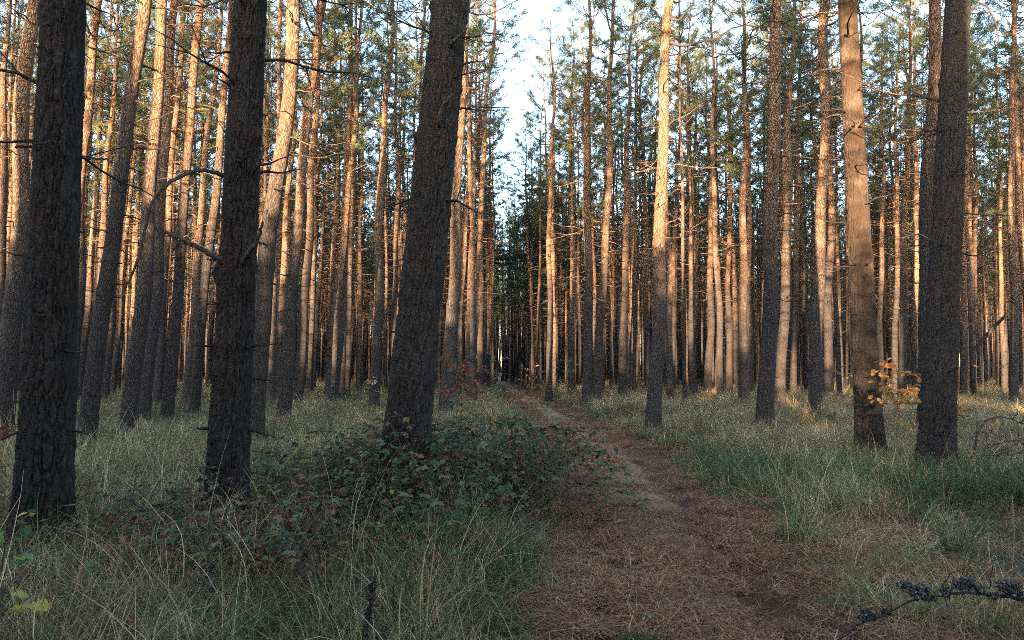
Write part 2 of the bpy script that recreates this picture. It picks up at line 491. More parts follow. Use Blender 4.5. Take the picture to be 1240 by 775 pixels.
def needles(P, D, rs, per, length, width, mat=1):
    """Tufts of flat needles round points P with twig directions D -> vertices (n,3,3) and a random number each."""
    n = len(P)
    P = np.repeat(P, per, 0); D = np.repeat(D, per, 0)
    r = rs.normal(size=(n * per, 3)); r /= np.linalg.norm(r, axis=1)[:, None]
    d = D * .75 + r; d /= np.linalg.norm(d, axis=1)[:, None]
    s = np.cross(d, rs.normal(size=(n * per, 3))); s /= np.linalg.norm(s, axis=1)[:, None] + 1e-9
    L = length * (.6 + .7 * rs.random((n * per, 1)))
    W = width * (.7 + .6 * rs.random((n * per, 1)))
    o = P + d * .01
    tri = np.stack([o - s * W * .5 + d * L * .25, o + s * W * .5 + d * L * .25, o + d * L], 1)
    base = np.repeat(rs.random(n), per)
    return tri, np.clip(base * .6 + .4 * rs.random(n * per), 0, 1)

def pine_crown(seed, fx, base, spread=1.0, tall=H):
    rs = np.random.default_rng(seed)
    mb = MB(); P, D = [], []
    z = base
    while z < tall - .25:
        t = (z - base) / (tall - base)
        Lmax = spread * (1.15 + 1.5 * math.sin(min(1, t * 1.25 + .12) * math.pi * .62)) * (1 - t ** 3) + .25
        for q in range(rs.integers(1, 4) if t < .3 else rs.integers(2, 5)):
            a = rs.random() * 6.283
            L = Lmax * rs.uniform(.55, 1.15)
            up = R(rs.uniform(-18, 16) + 30 * t)
            k = 7
            s = np.linspace(0, 1, k)
            az = a + rs.normal() * .25 * s
            hx = np.cumsum(np.cos(az)) * L / k * math.cos(up); hy = np.cumsum(np.sin(az)) * L / k * math.cos(up)
            pts = fx(z) + np.stack([hx - hx[0], hy - hy[0], L * (math.sin(up) * s + .22 * s ** 2 - .05 * np.sin(s * 6))], 1)
            mb.tube(pts, np.linspace(.017 * (L / 2) + .009, .005, k), 4, 0, cap=False)
            nt = int(3 + L * 3.2)
            for j in range(nt):
                f = rs.uniform(.3, 1.0) ** .7
                i0 = min(int(f * (k - 1)), k - 2); fr = f * (k - 1) - i0
                p0 = pts[i0] * (1 - fr) + pts[i0 + 1] * fr
                ta = a + rs.uniform(-1.25, 1.25)
                dv = np.array([math.cos(ta), math.sin(ta), rs.uniform(-.1, .75)]); dv /= np.linalg.norm(dv)
                tl = rs.uniform(.2, .55) * (1.15 - .5 * f)
                p1 = p0 + dv * tl
                mb.tube([p0, p1], [.008, .004], 3, 0, cap=False)
                m = max(2, int(tl / .09))
                for e in np.linspace(.35, 1.05, m):
                    P.append(p0 + dv * tl * e); D.append(dv)
        z += rs.uniform(.38, .74)
    # dead lower branches: thin, snapped, a few with side twigs
    z = 1.0
    while z < base + 2.5:
        for q in range(rs.integers(1, 4) if z < 5 else rs.integers(1, 4)):
            a = rs.random() * 6.283
            L = rs.uniform(.06, .24) if rs.random() < .45 or z < 3.2 else rs.uniform(.5, 1.9) * min(1, z / 7)
            dr = rs.uniform(-.3, .3); cur = rs.uniform(-.3, .2); swing = rs.normal() * .3
            s = np.linspace(0, 1, 6)
            az = a + swing * s
            r0 = float(stem_radius(z)) * .8
            c0 = fx(z)
            pts = np.stack([c0[0] + math.cos(a) * r0 + np.cos(az) * L * s, c0[1] + math.sin(a) * r0 + np.sin(az) * L * s, z + L * (dr * s + cur * s * s + .025 * np.sin(s * 9))], 1)
            mb.tube(pts, np.linspace(.013 + .004 * L, .0035, 6), 4, 0, cap=False)
            if L > .5:
                for j in range(rs.integers(1, 5)):
                    i0 = rs.integers(1, 5)
                    dv = np.array([math.cos(a + rs.uniform(-1.2, 1.2)), math.sin(a + rs.uniform(-1.2, 1.2)), rs.uniform(-.5, .5)])
                    mb.tube([pts[i0], pts[i0] + dv * rs.uniform(.15, .5)], [.007, .003], 3, 0, cap=False)
        z += rs.uniform(.22, .5)
    tri, rn = needles(np.array(P), np.array(D), rs, 14, .155, .019)
    n = len(tri)
    bv = np.concatenate(mb.v); nb = len(bv)
    me = bpy.data.meshes.new('crown')
    V = np.concatenate([bv, tri.reshape(-1, 3)])
    loops = [i for f in mb.f for i in f]
    ls = np.array([len(f) for f in mb.f])
    loops = np.concatenate([np.array(loops), nb + np.arange(n * 3)]).astype(np.int32)
    tot = np.concatenate([ls, np.full(n, 3)])
    start = np.concatenate([[0], np.cumsum(tot)[:-1]]).astype(np.int32)
    me.vertices.add(len(V)); me.vertices.foreach_set('co', V.astype(np.float32).ravel())
    me.loops.add(len(loops)); me.loops.foreach_set('vertex_index', loops)
    me.polygons.add(len(tot)); me.polygons.foreach_set('loop_start', start)
    me.materials.append(M_BARK); me.materials.append(M_NEEDLE)
    me.polygons.foreach_set('material_index', np.concatenate([np.zeros(len(ls)), np.ones(n)]).astype(np.int32))
    at_ = me.attributes.new('rnd', 'FLOAT', 'POINT')
    at_.data.foreach_set('value', np.concatenate([np.full(nb, .5), np.repeat(rn, 3)]).astype(np.float32))
    me.update(calc_edges=True); me.validate()
    return me

STRAIGHT = lambda z: np.array([0., 0., z])
MID = []
for k in range(7):
    tm, fx = mid_trunk(40 + k)
    MID.append((tm, pine_crown(60 + k, fx, [10.4, 11.4, 9.6, 12.2, 10.8, 8.8, 11.6][k], [1.0, .85, 1.05, .9, .75, 1.1, .95][k])))
NEAR_CROWN = [pine_crown(90 + k, STRAIGHT, 9.6 + .5 * k) for k in range(2)]

tree_no = 0
placed = []
def pine(u430, u0, wpx, d, label, group, near=None, scars=(), tall=None):
    """One pine: its stem passes through (u430, 430) and (u0, 0) of the photograph at distance d."""
    global tree_no
    rs = random.Random(1000 + tree_no); tree_no += 1
    p1, p2 = at(u430, 430, d), at(u0, 0, d)
    sl = (p2.x - p1.x) / (p2.z - p1.z)
    x0 = p1.x - sl * p1.z
    return pine_at(x0, d, wpx * d / FPX, math.atan(sl), label, group, near, scars, tall, rs)

def pine_at(x0, y0, dia, lean, label, group, near=None, scars=(), tall=None, rs=random, leany=None):
    placed.append((x0, y0))
    root = link('pine_tree', None)
    root.empty_display_size = .3
    tag(root, label, 'pine tree', group)
    ly = rs.uniform(-.012, .012) if leany is None else leany
    spin = rs.random() * 6.283 if near is None else 0.0
    root.location = (x0, y0, gz(x0, y0) - .02)
    if near is not None:
        root.rotation_euler = (ly, lean, 0)
        tm = near_trunk(near, dia, scars)
        link('trunk', tm, root)
        c = link('crown', NEAR_CROWN[near % 2], root)
        c.rotation_euler = (0, 0, 2.2 * (near - 11) + 1.0)
    else:
        k = rs.randrange(len(MID))
        s = dia / .4
        hs = (tall or rs.uniform(17.5, 21.5)) / H
        root.rotation_mode = 'XYZ'
        root.rotation_euler = (Euler((ly, lean, 0)).to_matrix() @ Matrix.Rotation(spin, 3, 'Z')).to_euler()
        tr = link('trunk', MID[k][0], root); tr.scale = (s, s, hs)
        c = link('crown', MID[k][1], root)
        sc = .5 + .5 * s
        c.scale = (sc, sc, hs)
    return root

G = 'tall pines of the stand'
big = {}
# the near, dark trees
big['a'] = pine(61, 80, 56, 6.3, 'dark thick pine closest to the left edge of the photo, with a short dead stub', G, 11)
big['b'] = pine(283, 305, 43, 6.9, 'dark gnarled pine with a long arching dead branch and a scarred swelling', G, 12,
                scars=((1.75, 4.9, .03, .10, .10), (2.35, 3.6, .045, .10, .09), (2.3, 5.4, .03, .10, .08), (.95, 4.4, .025, .09, .1)))
big['c'] = pine(502, 546, 51, 8.0, 'thick dark pine rising out of brambles left of the path, leaning right', G, 13)
big['d'] = pine(1048, 1026, 28, 13.2, 'orange lit thick pine leaning left behind the small orange oak sapling', G, 14)
big['e'] = pine(1139, 1160, 35, 11.0, 'darkest thick pine on the right with rough plated bark, green clumps at its foot', G, 15)
big['f'] = pine(1124, 1130, 20, 16.5, 'dark pine standing close behind the left side of the thick plated pine', G)
big['g'] = pine(794, 811, 17.5, 18.5, 'grey pine standing alone in the grass just right of the path, orange top', G)
# trees of the second row, each told apart
mids = [
 (10, 46, 23, 15.8, 'grey pine at the left edge, partly behind the leftmost thick dark pine, pale top'),
 (88, 117, 15, 20, 'grey leaning pine whose lower stem hides behind the leftmost thick dark pine'),
 (117, 172, 20, 14.0, 'dark pine with snapped twigs leaning right, first one right of the leftmost thick pine'),
 (163, 202, 19, 17, 'smooth grey pine, third stem right of the leftmost thick dark pine'),
 (180, 214, 14, 19.5, 'grey brown pine close behind the smooth grey one, under the arching dead branch'),
 (208, 242, 13.5, 20, 'sunlit orange topped pine left of the gnarled pine with the arching branch'),
 (194, 224, 10, 27, 'slim pine standing between the smooth grey pines and the orange topped one'),
 (230, 267, 10, 27, 'slim pale topped pine, second left of the gnarled pine with the arching branch'),
 (241, 279, 12, 22, 'slim brown pine closest on the left to the gnarled pine with the arching branch'),
 (315, 354, 22, 15.5, 'grey leaning pine just behind the right side of the gnarled dark pine'),
 (330, 341, 9, 27, 'pale sunlit pine behind the grey leaning one right of the gnarled pine'),
 (349, 384, 16, 20.5, 'lit crooked pine with bent side branches, midway between the two dark thick pines'),
 (364, 390, 12, 28, 'slim pine half hidden behind the crooked lit pine with bent side branches'),
 (404, 440, 9, 30, 'slim pale pine crossing in front of a straighter one left of the bramble pine'),
 (413, 426, 11, 30.5, 'straight slim pine crossed by a pale leaning one left of the bramble pine'),
 (455, 471, 12, 25, 'straight grey pine on its own in pale grass left of the bramble pine'),
 (478, 482, 8, 34, 'thin brown pine between the straight grey pine and the thick bramble pine'),
 (490, 517, 9, 29, 'orange topped pine right against the left side of the thick bramble pine'),
 (543, 566, 16, 22.5, 'brown pine close on the right of the thick bramble pine, red sapling at its foot'),
 (556, 576, 8, 36, 'thin dark pine above the red leaved sapling'),
 (567, 580, 7, 38, 'brightly sunlit yellow pine above the red leaved sapling'),
 (572, 598, 9, 33, 'brown pine nearest to the left of the sky gap over the path'),
 (665, 669, 8, 35, 'brown pine standing nearest to the right of the far end of the path'),
 (711, 712, 11, 29, 'straight brown pine, the left of two standing beside the bend of the path'),
 (726, 745, 10.5, 31, 'pine with an orange lit foot, the right of two beside the bend of the path'),
 (755, 765, 10, 34, 'brown pine between the two bend pines and the lone grey pine in the grass'),
 (692, 692, 8, 39, 'thin dark pine just left of the two pines beside the bend of the path'),
 (840, 845, 7.5, 40, 'first slim pine right of the lone grey pine in the grass'),
 (858, 867, 9, 38, 'second slim pine right of the lone grey pine in the grass'),
 (883, 884, 8, 40, 'slim pine next to the left of the straight lit topped pine'),
 (901, 902, 12, 29, 'straight pine midway between the lone grey pine and the tall thick brown one'),
 (929, 945, 20, 18.5, 'tall thick brown pine right of the middle, first one of a close pair'),
 (946, 962, 13, 27, 'slimmer pine close on the right of the tall thick brown one'),
 (961, 971, 8.5, 35, 'thin pine behind the close pair right of the middle'),
 (989, 1000, 15, 21.5, 'dark pine with a glowing orange top above a sunlit grass patch'),
 (1004, 1006, 11, 31, 'brown pine just right of the one with the glowing orange top'),
 (1066, 1068, 7, 36, 'sunlit slim pine next to the right of the orange lit thick pine'),
 (1084, 1086, 7, 38, 'sunlit slim pine above the small orange oak sapling'),
 (1093, 1099, 9, 33, 'pine with twiggy crown left of the two dark thick pines on the right'),
 (1167, 1171, 8, 35, 'orange slim pine next to the right of the thick plated pine'),
 (1179, 1186, 7, 40, 'slim sunlit pine left of the leaning dead log'),
 (1213, 1206, 6, 42, 'thin lit pine right beside the leaning dead log'),
 (1227, 1221, 9.5, 29, 'grey pine near the right edge of the photo'),
 (1246, 1224, 9, 30, 'leaning pine cut by the right edge of the photo, crossing the grey one'),
 (-3, 7, 11, 26, 'pale lit pine cut by the left edge of the photo'),
 (12, 28, 8, 32, 'slim orange pine between the left edge and the leftmost thick pine'),
 (100, 137, 9, 30, 'slim lit pine just left of the dark leaning one with snapped twigs'),
 (107, 150, 8, 33, 'slim orange pine behind the dark leaning one with snapped twigs'),
 (131, 162, 8, 31, 'slim orange pine right behind the top of the dark leaning one'),
 (140, 176, 7, 36, 'thin pine low between the dark leaning pine and the smooth grey one'),
]
for m in mids:
    pine(*m, G)

# dead branches of the gnarled pine and stubs of its neighbours
def branch_part(root, pix, d, rad, sides=7, mat=M_TWIG, twigs=()):
    mb = MB()
    inv = (Matrix.Translation(root.location) @ root.rotation_euler.to_matrix().to_4x4()).inverted()
    P = np.array([at(u, v, dd) for u, v, dd in pix])
    # smooth the drawn line
    s = np.linspace(0, len(P) - 1, len(P) * 5)
    i = np.clip(s.astype(int), 0, len(P) - 2); f = (s - i)[:, None]
    p0, p1, p2, p3 = P[np.maximum(i - 1, 0)], P[i], P[i + 1], P[np.minimum(i + 2, len(P) - 1)]
    C = .5 * (2 * p1 + (p2 - p0) * f + (2 * p0 - 5 * p1 + 4 * p2 - p3) * f ** 2 + (3 * p1 - p0 - 3 * p2 + p3) * f ** 3)
    C += np.random.default_rng(int(pix[0][0])).normal(size=C.shape) * .004
    rr = np.interp(np.linspace(0, 1, len(C)), np.linspace(0, 1, len(rad)), rad)
    def loc(A): return np.array([inv @ Vector(a) for a in A])
    mb.tube(loc(C), rr, sides)
    for (k, du, dv, L, r) in twigs:
        q = C[int(k * (len(C) - 1))]
        mb.tube(loc([q, q + np.array([du, .1, dv]) * L * .55, q + np.array([du * .9, .3, dv * 1.1]) * L]), [r, r * .8, r * .4], 5)
    return link('dead_branch', mb.mesh('dead_branch', [mat], True), root)

B = big['b']
branch_part(B, [(285, 214, 6.9), (268, 212, 6.8), (245, 206, 6.65), (222, 212, 6.55), (200, 226, 6.5), (184, 246, 6.5), (176, 275, 6.5), (170, 305, 6.5), (158, 338, 6.5), (150, 352, 6.5)], 6.9, [.022, .017, .014, .012, .007], twigs=((.45, -.5, .1, .06, .006), (.7, -.3, -.4, .12, .005)))
branch_part(B, [(284, 326, 6.9), (265, 314, 6.7), (243, 302, 6.6), (225, 292, 6.5), (207, 284, 6.45), (192, 275, 6.4)], 6.9, [.034, .024, .020, .016, .009], twigs=((.62, .05, 1, .05, .008), (.6, -.9, -.15, .12, .007)))
branch_part(B, [(290, 322, 6.85), (303, 304, 6.6), (312, 290, 6.5), (318, 268, 6.4)], 6.9, [.034, .026, .018, .010])
branch_part(B, [(300, 220, 6.9), (312, 200, 6.65), (318, 182, 6.55)], 6.9, [.026, .018, .010])
A = big['a']
branch_part(A, [(55, 178, 6.3), (36, 178, 6.2), (17, 178, 6.1)], 6.3, [.020, .013, .010])
branch_part(A, [(95, 190, 6.4), (112, 192, 6.3), (128, 193, 6.3), (143, 200, 6.3)], 6.3, [.014, .010, .008, .004])
branch_part(A, [(62, 68, 6.3), (47, 66, 6.2), (42, 63, 6.2)], 6.3, [.020, .016, .006])
branch_part(big['c'], [(540, 152, 8.0), (531, 150, 7.75), (536, 128, 7.65), (548, 114, 7.6)], 8, [.03, .022, .014, .012])
branch_part(big['c'], [(549, 55, 8.0), (548, 52, 7.75), (558, 42, 7.65), (566, 34, 7.6)], 8, [.03, .022, .014, .010])
branch_part(big['c'], [(558, 78, 8.0), (572, 75, 7.95), (588, 74, 7.9)], 8, [.016, .009, .005])
branch_part(big['e'], [(1170, 22, 11.0), (1183, 6, 11.0), (1195, 8, 11.0), (1206, 30, 11.0), (1209, 52, 11.0)], 11, [.022, .018, .013, .009])
branch_part(big['g'], [(810, 22, 18.5), (822, 24, 18.3), (832, 14, 18.2), (842, 10, 18.2)], 18, [.034, .026, .02, .014])
branch_part(big['g'], [(812, 52, 18.5), (830, 55, 18.3), (850, 50, 18.2), (866, 47, 18.2), (885, 35, 18.2), (905, 31, 18.0), (925, 34, 18.0)], 18, [.04, .03, .026, .02, .012, .008])

# the trees further back: one by one out to about sixty metres
def zone(u):
    edges = [(60, 'in the gap between the left edge and the leftmost thick dark pine'),
             (283, 'in the gap between the leftmost thick pine and the gnarled pine'),
             (502, 'in the gap between the gnarled pine and the thick bramble pine'),
             (615, 'between the thick bramble pine and the far end of the path'),
             (794, 'between the far end of the path and the lone grey pine'),
             (929, 'between the lone grey pine and the tall thick brown pine'),
             (1048, 'between the tall thick brown pine and the orange lit one'),
             (1139, 'between the orange lit pine and the thick plated pine')]
    for e, s in edges:
        if u < e: return s
    return 'right of the thick plated pine'

rg = random.Random(5)
fill = []
tries = 0
while len(fill) < 252 and tries < 60000:
    tries += 1
    y = math.sqrt(rg.uniform(27.5 ** 2, 55 ** 2))
    x = rg.uniform(-.70, .70) * y
    if abs(x - float(path_x(y))) < (2.1 if y < 40 else 1.35): continue
    u = 620 + x / y * FPX
    if 590 < u < 640 and y < 44: continue
    if y < 33 and rg.random() < .5: continue
    md = 1.6 if y > 36 else 2.0
    if any((x - a) ** 2 + (y - b) ** 2 < md * md for a, b in placed): continue
    placed.append((x, y)); fill.append((x, y, u))
fill.sort(key=lambda q: q[1])
for (x, y, u) in fill:
    depth = 'slim pine' if y < 42 else 'thin distant pine'
    lab = f'{depth} {zone(u)}'
    pine_at(x, y, rg.choice((rg.uniform(.15, .24), rg.uniform(.2, .36))), rg.gauss(.0, .016) + (.02 if u < 400 else 0), lab, f'{depth}s {zone(u)}', rs=rg)

# dark spruces where the path ends
def spruce(seed, h=14.0, base=1.2, lush=1.0):
    rs = np.random.default_rng(seed)
    mb = MB(); P, D = [], []
    z = base
    while z < h - .1:
        t = (z - base) / (h - base)
        L0 = 2.2 * (1 - t ** 2.2) * (.55 + .75 * rs.random()) + .2
        for q in range(rs.integers(5, 8)):
            a = rs.random() * 6.283; L = L0 * rs.uniform(.35, 1.25)
            s = np.linspace(0, 1, 5)
            pts = np.stack([np.cos(a) * L * s, np.sin(a) * L * s, z + L * (-.38 * s + .28 * s * s)], 1)
            mb.tube(pts, np.linspace(.02, .005, 5), 3, 0, cap=False)
            for f in np.arange(.15, 1.0, .16 / lush / max(L, .5)):
                p0 = np.array([np.interp(f, s, pts[:, c]) for c in range(3)])
                for side in (-1, 1):
                    ta = a + side * rs.uniform(.5, 1.1)
                    dv = np.array([math.cos(ta), math.sin(ta), rs.uniform(-.45, 0.0)])
                    tl = rs.uniform(.25, .5) * (1.2 - f) * min(1, L)
                    for e in (.3, .65, 1.0):
                        P.append(p0 + dv * tl * e); D.append(dv)
        z += rs.uniform(.22, .36)
    tri, rn = needles(np.array(P), np.array(D), rs, 5, .16, .035)
    n = len(tri); k = len(mb.f)
    mb.v.append(tri.reshape(-1, 3)); mb.c.append(np.repeat(rn, 3))
    mb.f.extend([(mb.n + 3 * i, mb.n + 3 * i + 1, mb.n + 3 * i + 2) for i in range(n)]); mb.m.extend([1] * n); mb.n += 3 * n
    crown = mb.mesh('crown', [M_TWIG, M_SPRUCE])
    tb = MB(); zz = np.linspace(-.1, h, 14)
    tb.tube(np.stack([0 * zz, 0 * zz, zz], 1), .16 * (1 - zz / (h + .2)) + .01, 10)
    return tb.mesh('trunk', [M_BARK], True), crown
SPR = [spruce(3, 14.0, 5.2, .8), spruce(4, 13.0, 6.0, .8)]
for (u, d, s, lab) in [(590, 58, 1.0, 'dark spruce left of the sky gap where the path ends'),
                       (641, 56, 1.1, 'dark spruce right of the sky gap where the path ends'),
                       (655, 68, 1.25, 'dark spruce behind the lit stems right of the path end')]:
    q = at(u, 440, d)
    root = link('spruce_tree', None, loc=(q.x, d, gz(q.x, d)))
    root.scale = (s, s, s); root.rotation_euler = (0, 0, u)
    tag(root, lab, 'spruce tree', 'spruces where the path ends')
    tm, cm = SPR[int(d) % 2]
    link('trunk', tm, root); link('crown', cm, root)

# ------------------------------------------------------------------ stuff laid out with geometry nodes
def template_collection(name, meshes):
    c = bpy.data.collections.new(name)
    for k, me in enumerate(meshes):
        o = bpy.data.objects.new(f'{name}_{k:02d}', me); c.objects.link(o)
    return c

def scatter(name, coll, P, rot, scl, idx, label, cat):
    me = bpy.data.meshes.new(name)
    n = len(P)
    me.vertices.add(n); me.vertices.foreach_set('co', np.asarray(P, np.float32).ravel())
    a = me.attributes.new('rot', 'FLOAT_VECTOR', 'POINT'); a.data.foreach_set('vector', np.asarray(rot, np.float32).ravel())
    a = me.attributes.new('scl', 'FLOAT_VECTOR', 'POINT'); a.data.foreach_set('vector', np.asarray(scl, np.float32).ravel())
    a = me.attributes.new('idx', 'INT', 'POINT'); a.data.foreach_set('value', np.asarray(idx, np.int32))
    me.update()
    o = link(name, me)
    ng = bpy.data.node_groups.new(name + '_layout', 'GeometryNodeTree')
    ng.interface.new_socket('Geometry', in_out='INPUT', socket_type='NodeSocketGeometry')
    ng.interface.new_socket('Geometry', in_out='OUTPUT', socket_type='NodeSocketGeometry')
    N = ng.nodes
    gi, go = N.new('NodeGroupInput'), N.new('NodeGroupOutput')
    iop = N.new('GeometryNodeInstanceOnPoints')
    ci = N.new('GeometryNodeCollectionInfo'); ci.inputs['Collection'].default_value = coll
    ci.inputs['Separate Children'].default_value = True; ci.inputs['Reset Children'].default_value = True
    def na(nm, ty):
        x = N.new('GeometryNodeInputNamedAttribute'); x.data_type = ty; x.inputs['Name'].default_value = nm
        return x.outputs['Attribute']
    e2r = N.new('FunctionNodeEulerToRotation')
    L = ng.links.new
    L(gi.outputs[0], iop.inputs['Points']); L(ci.outputs[0], iop.inputs['Instance'])
    iop.inputs['Pick Instance'].default_value = True
    L(na('idx', 'INT'), iop.inputs['Instance Index'])
    L(na('rot', 'FLOAT_VECTOR'), e2r.inputs[0]); L(e2r.outputs[0], iop.inputs['Rotation'])
    L(na('scl', 'FLOAT_VECTOR'), iop.inputs['Scale'])
    L(iop.outputs[0], go.inputs[0])
    md = o.modifiers.new('layout', 'NODES'); md.node_group = ng
    tag(o, label, cat, kind='stuff')
    return o

# far pines past the ones built one by one, and the forest the photograph's sun comes through
MIDCOL = []
for k, (tm, cm) in enumerate(MID):
    c = bpy.data.collections.new(f'pine_{k}')
    c.objects.link(bpy.data.objects.new(f'stem_{k}', tm)); c.objects.link(bpy.data.objects.new(f'crown_{k}', cm))
    MIDCOL.append(c)
pines_coll = bpy.data.collections.new('pine_pieces')
for c in MIDCOL: pines_coll.children.link(c)

rs = np.random.default_rng(77)
def poisson(n, gen, md, avoid):
    pts = list(avoid); out = []
    cell = {}
    def key(x, y): return (int(x // md), int(y // md))
    for q in pts: cell.setdefault(key(*q), []).append(q)
    for _ in range(n):
        x, y = gen()
        k = key(x, y)
        if any((x - a) ** 2 + (y - b) ** 2 < md * md for i in (-1, 0, 1) for j in (-1, 0, 1) for a, b in cell.get((k[0] + i, k[1] + j), ())): continue
        cell.setdefault(k, []).append((x, y)); out.append((x, y))
    return out
def gen_far():
    y = math.sqrt(rs.uniform(50 ** 2, 210 ** 2) if rs.random() < .6 else rs.uniform(50 ** 2, 90 ** 2)); return rs.uniform(-.75, .75) * y, y
far = [q for q in poisson(13000, gen_far, 1.35, placed) if abs(q[0] - float(path_x(q[1]))) > 1.1 or q[1] > 68]
P = np.array([(x, y, gz(x, y) * 0 - .05) for x, y in far]); n = len(P)
s = rs.uniform(.36, .68, n)
scatter('distant_forest', pines_coll, P, np.stack([rs.normal(0, .012, n), rs.normal(0, .015, n), rs.random(n) * 6.28], 1),
        np.stack([s, s, rs.uniform(.72, .92, n)], 1), rs.integers(0, 7, n), 'deep pine forest standing as one mass of thin stems behind all other trees', 'forest')

def gen_round():
    return rs.uniform(-34, 34), rs.uniform(-9.5, 42)
own = []
for (x, y, ks) in ((6.2, 11.0, (13.2, 15.5, 17.5)), (5.97, 11.0, (12.4, 14.4, 16.4)), (-.74, 8.0, (12.0, 14.2)), (-3.6, 6.3, (8.2, 10.8)), (-2.35, 6.9, (12.6, 15.2)), (8.8, 16.5, (20.5, 23)), (9.05, 16.5, (19.5, 24)), (6.1, 18.5, (22.5, 25)), (6.35, 18.5, (21.5, 24))):
    own += [(x + SDIR.x * k, y + SDIR.y * k) for k in ks]  # extra unseen pines added towards the sun to shade chosen trunks
rnd_ = own + [(x, y) for x, y in poisson(1300, gen_round, 2.9, placed + own)
              if math.hypot(x, y) > 3.2 and (abs(x) > .74 * y + 1.2) and not (y > 0 and abs(x) > .74 * y + 16)]
P = np.array([(x, y, gz(x, y) - .05) for x, y in rnd_]); n = len(P)
s = rs.uniform(.8, 1.15, n); no = len(own); s[:no] = 1.35
scatter('surrounding_forest', pines_coll, P, np.stack([rs.normal(0, .008, n), rs.normal(0, .008, n), rs.random(n) * 6.28], 1),
        np.stack([s, s, rs.uniform(1.0, 1.12, n)], 1), rs.integers(0, 7, n), 'the same pine forest going on beside and behind the photographer, with added shade pines', 'forest')

# added young spruces, unseen behind the camera, heights shaped to shade the foreground
YOUNG = [spruce(7, 14.0, 1.0), spruce(8, 13.0, 1.4)]
spr_coll = template_collection('shade_spruce', [YOUNG[0][1], YOUNG[1][1]])
sd2 = np.array([SDIR.x, SDIR.y]); sd2 /= np.linalg.norm(sd2); sp2 = np.array([-sd2[1], sd2[0]])
P = []
for row in range(4):
    for q in np.arange(-46, 46, 1.1):
        o = sd2 * (15 + row * 1.5 + rs.uniform(-.6, .6)) + sp2 * (q + rs.uniform(-.5, .5))
        P.append((o[0], o[1], -.1))
P = np.array(P); n = len(P)
hgt = rs.uniform(5.6, 9.2, n) + 1.1 * np.sin(P[:, 0] * .5) + .9 * np.sin(P[:, 0] * 1.13 + 1) + .9 * (P[:, :2] @ sp2 < -2) - 1.3 * (P[:, :2] @ sp2 > 4)
scatter('shade_spruce_thicket', spr_coll, P, np.stack([np.zeros(n), np.zeros(n), rs.random(n) * 6.28], 1),
        np.stack([hgt / 14 * 1.1, hgt / 14 * 1.1, hgt / 14], 1), rs.integers(0, 2, n), 'added dense young spruce thicket, unseen behind the photographer, shading the foreground', 'thicket')

# ------------------------------------------------------------------ grass, undergrowth and litter
def blade_clump(seed, n, radius, length, width, droop, mats_w, segs=4, spread=.35, heads=0):
    """A tuft of bent, tapering blades; mats_w: weights of the material slots."""
    rs = np.random.default_rng(seed)
    V, F, MI, RN = [], [], [], []
    base_r = radius * np.sqrt(rs.random(n)); ba = rs.random(n) * 6.283
    for i in range(n):
        a = rs.random() * 6.283
        L = length * rs.uniform(.45, 1.1); w_ = width * rs.uniform(.6, 1.2)
        d0 = rs.uniform(.02, spread); dr = droop * rs.uniform(.2, 1.3)
        s = np.linspace(0, 1, segs + 1)
        ang = d0 + dr * s ** 1.3
        dx = np.cumsum(np.sin(ang)) * L / segs; dz = np.cumsum(np.cos(ang)) * L / segs
        dx -= dx[0]; dz -= dz[0]
        tw = a + rs.normal() * .5 * s
        cx = base_r[i] * math.cos(ba[i]) + np.cos(tw) * dx; cyy = base_r[i] * math.sin(ba[i]) + np.sin(tw) * dx
        ww = w_ * (1 - s ** 2 * .92) * .5
        sx, sy = -np.sin(tw) * ww, np.cos(tw) * ww
        zz = np.maximum(dz, .01) - .02
        b0 = len(V)
        for k in range(segs + 1):
            V.append((cx[k] - sx[k], cyy[k] - sy[k], zz[k])); V.append((cx[k] + sx[k], cyy[k] + sy[k], zz[k]))
        mi = rs.choice(len(mats_w), p=np.array(mats_w) / sum(mats_w))
        for k in range(segs):
            F.append((b0 + 2 * k, b0 + 2 * k + 1, b0 + 2 * k + 3, b0 + 2 * k + 2)); MI.append(mi)
        RN += [rs.random()] * (2 * segs + 2)
    return np.array(V), np.array(F), np.array(MI), np.array(RN)

GM = [M_GREEN, M_STRAW, M_BLUE]
def clump_mesh(*a, **k):
    V, F, MI, RN = blade_clump(*a, **k)
    return fast_mesh('tuft', V, F, GM, MI, RN)

T_GREEN = [clump_mesh(200 + k, 40, .12, .46, .0052, 1.6, (.72, .2, .08)) for k in range(4)]
T_BLUE = [clump_mesh(210 + k, 52, .13, .58, .0056, 2.0, (.18, .26, .56)) for k in range(4)]
T_STRAW = [clump_mesh(220 + k, 38, .15, .58, .0046, 1.5, (.10, .85, .05)) for k in range(4)]
T_LONG = [clump_mesh(240 + k, 9, .10, .95, .0062, 1.7, (.12, .78, .10), segs=7, spread=.5) for k in range(4)]
T_LOW = [clump_mesh(230 + k, 40, .15, .27, .0040, 2.0, (.16, .78, .06), spread=.8) for k in range(4)]
grass_coll = template_collection('tuft', T_GREEN + T_BLUE + T_STRAW + T_LOW + T_LONG)

def area_points(d0, d1, dens, rs, margin=.73):
    """Random points of the ground seen between two distances."""
    n = int(dens * margin * (d1 ** 2 - d0 ** 2))
    y = np.sqrt(rs.uniform(d0 ** 2, d1 ** 2, n)); x = rs.uniform(-margin, margin, n) * y
    return x, y

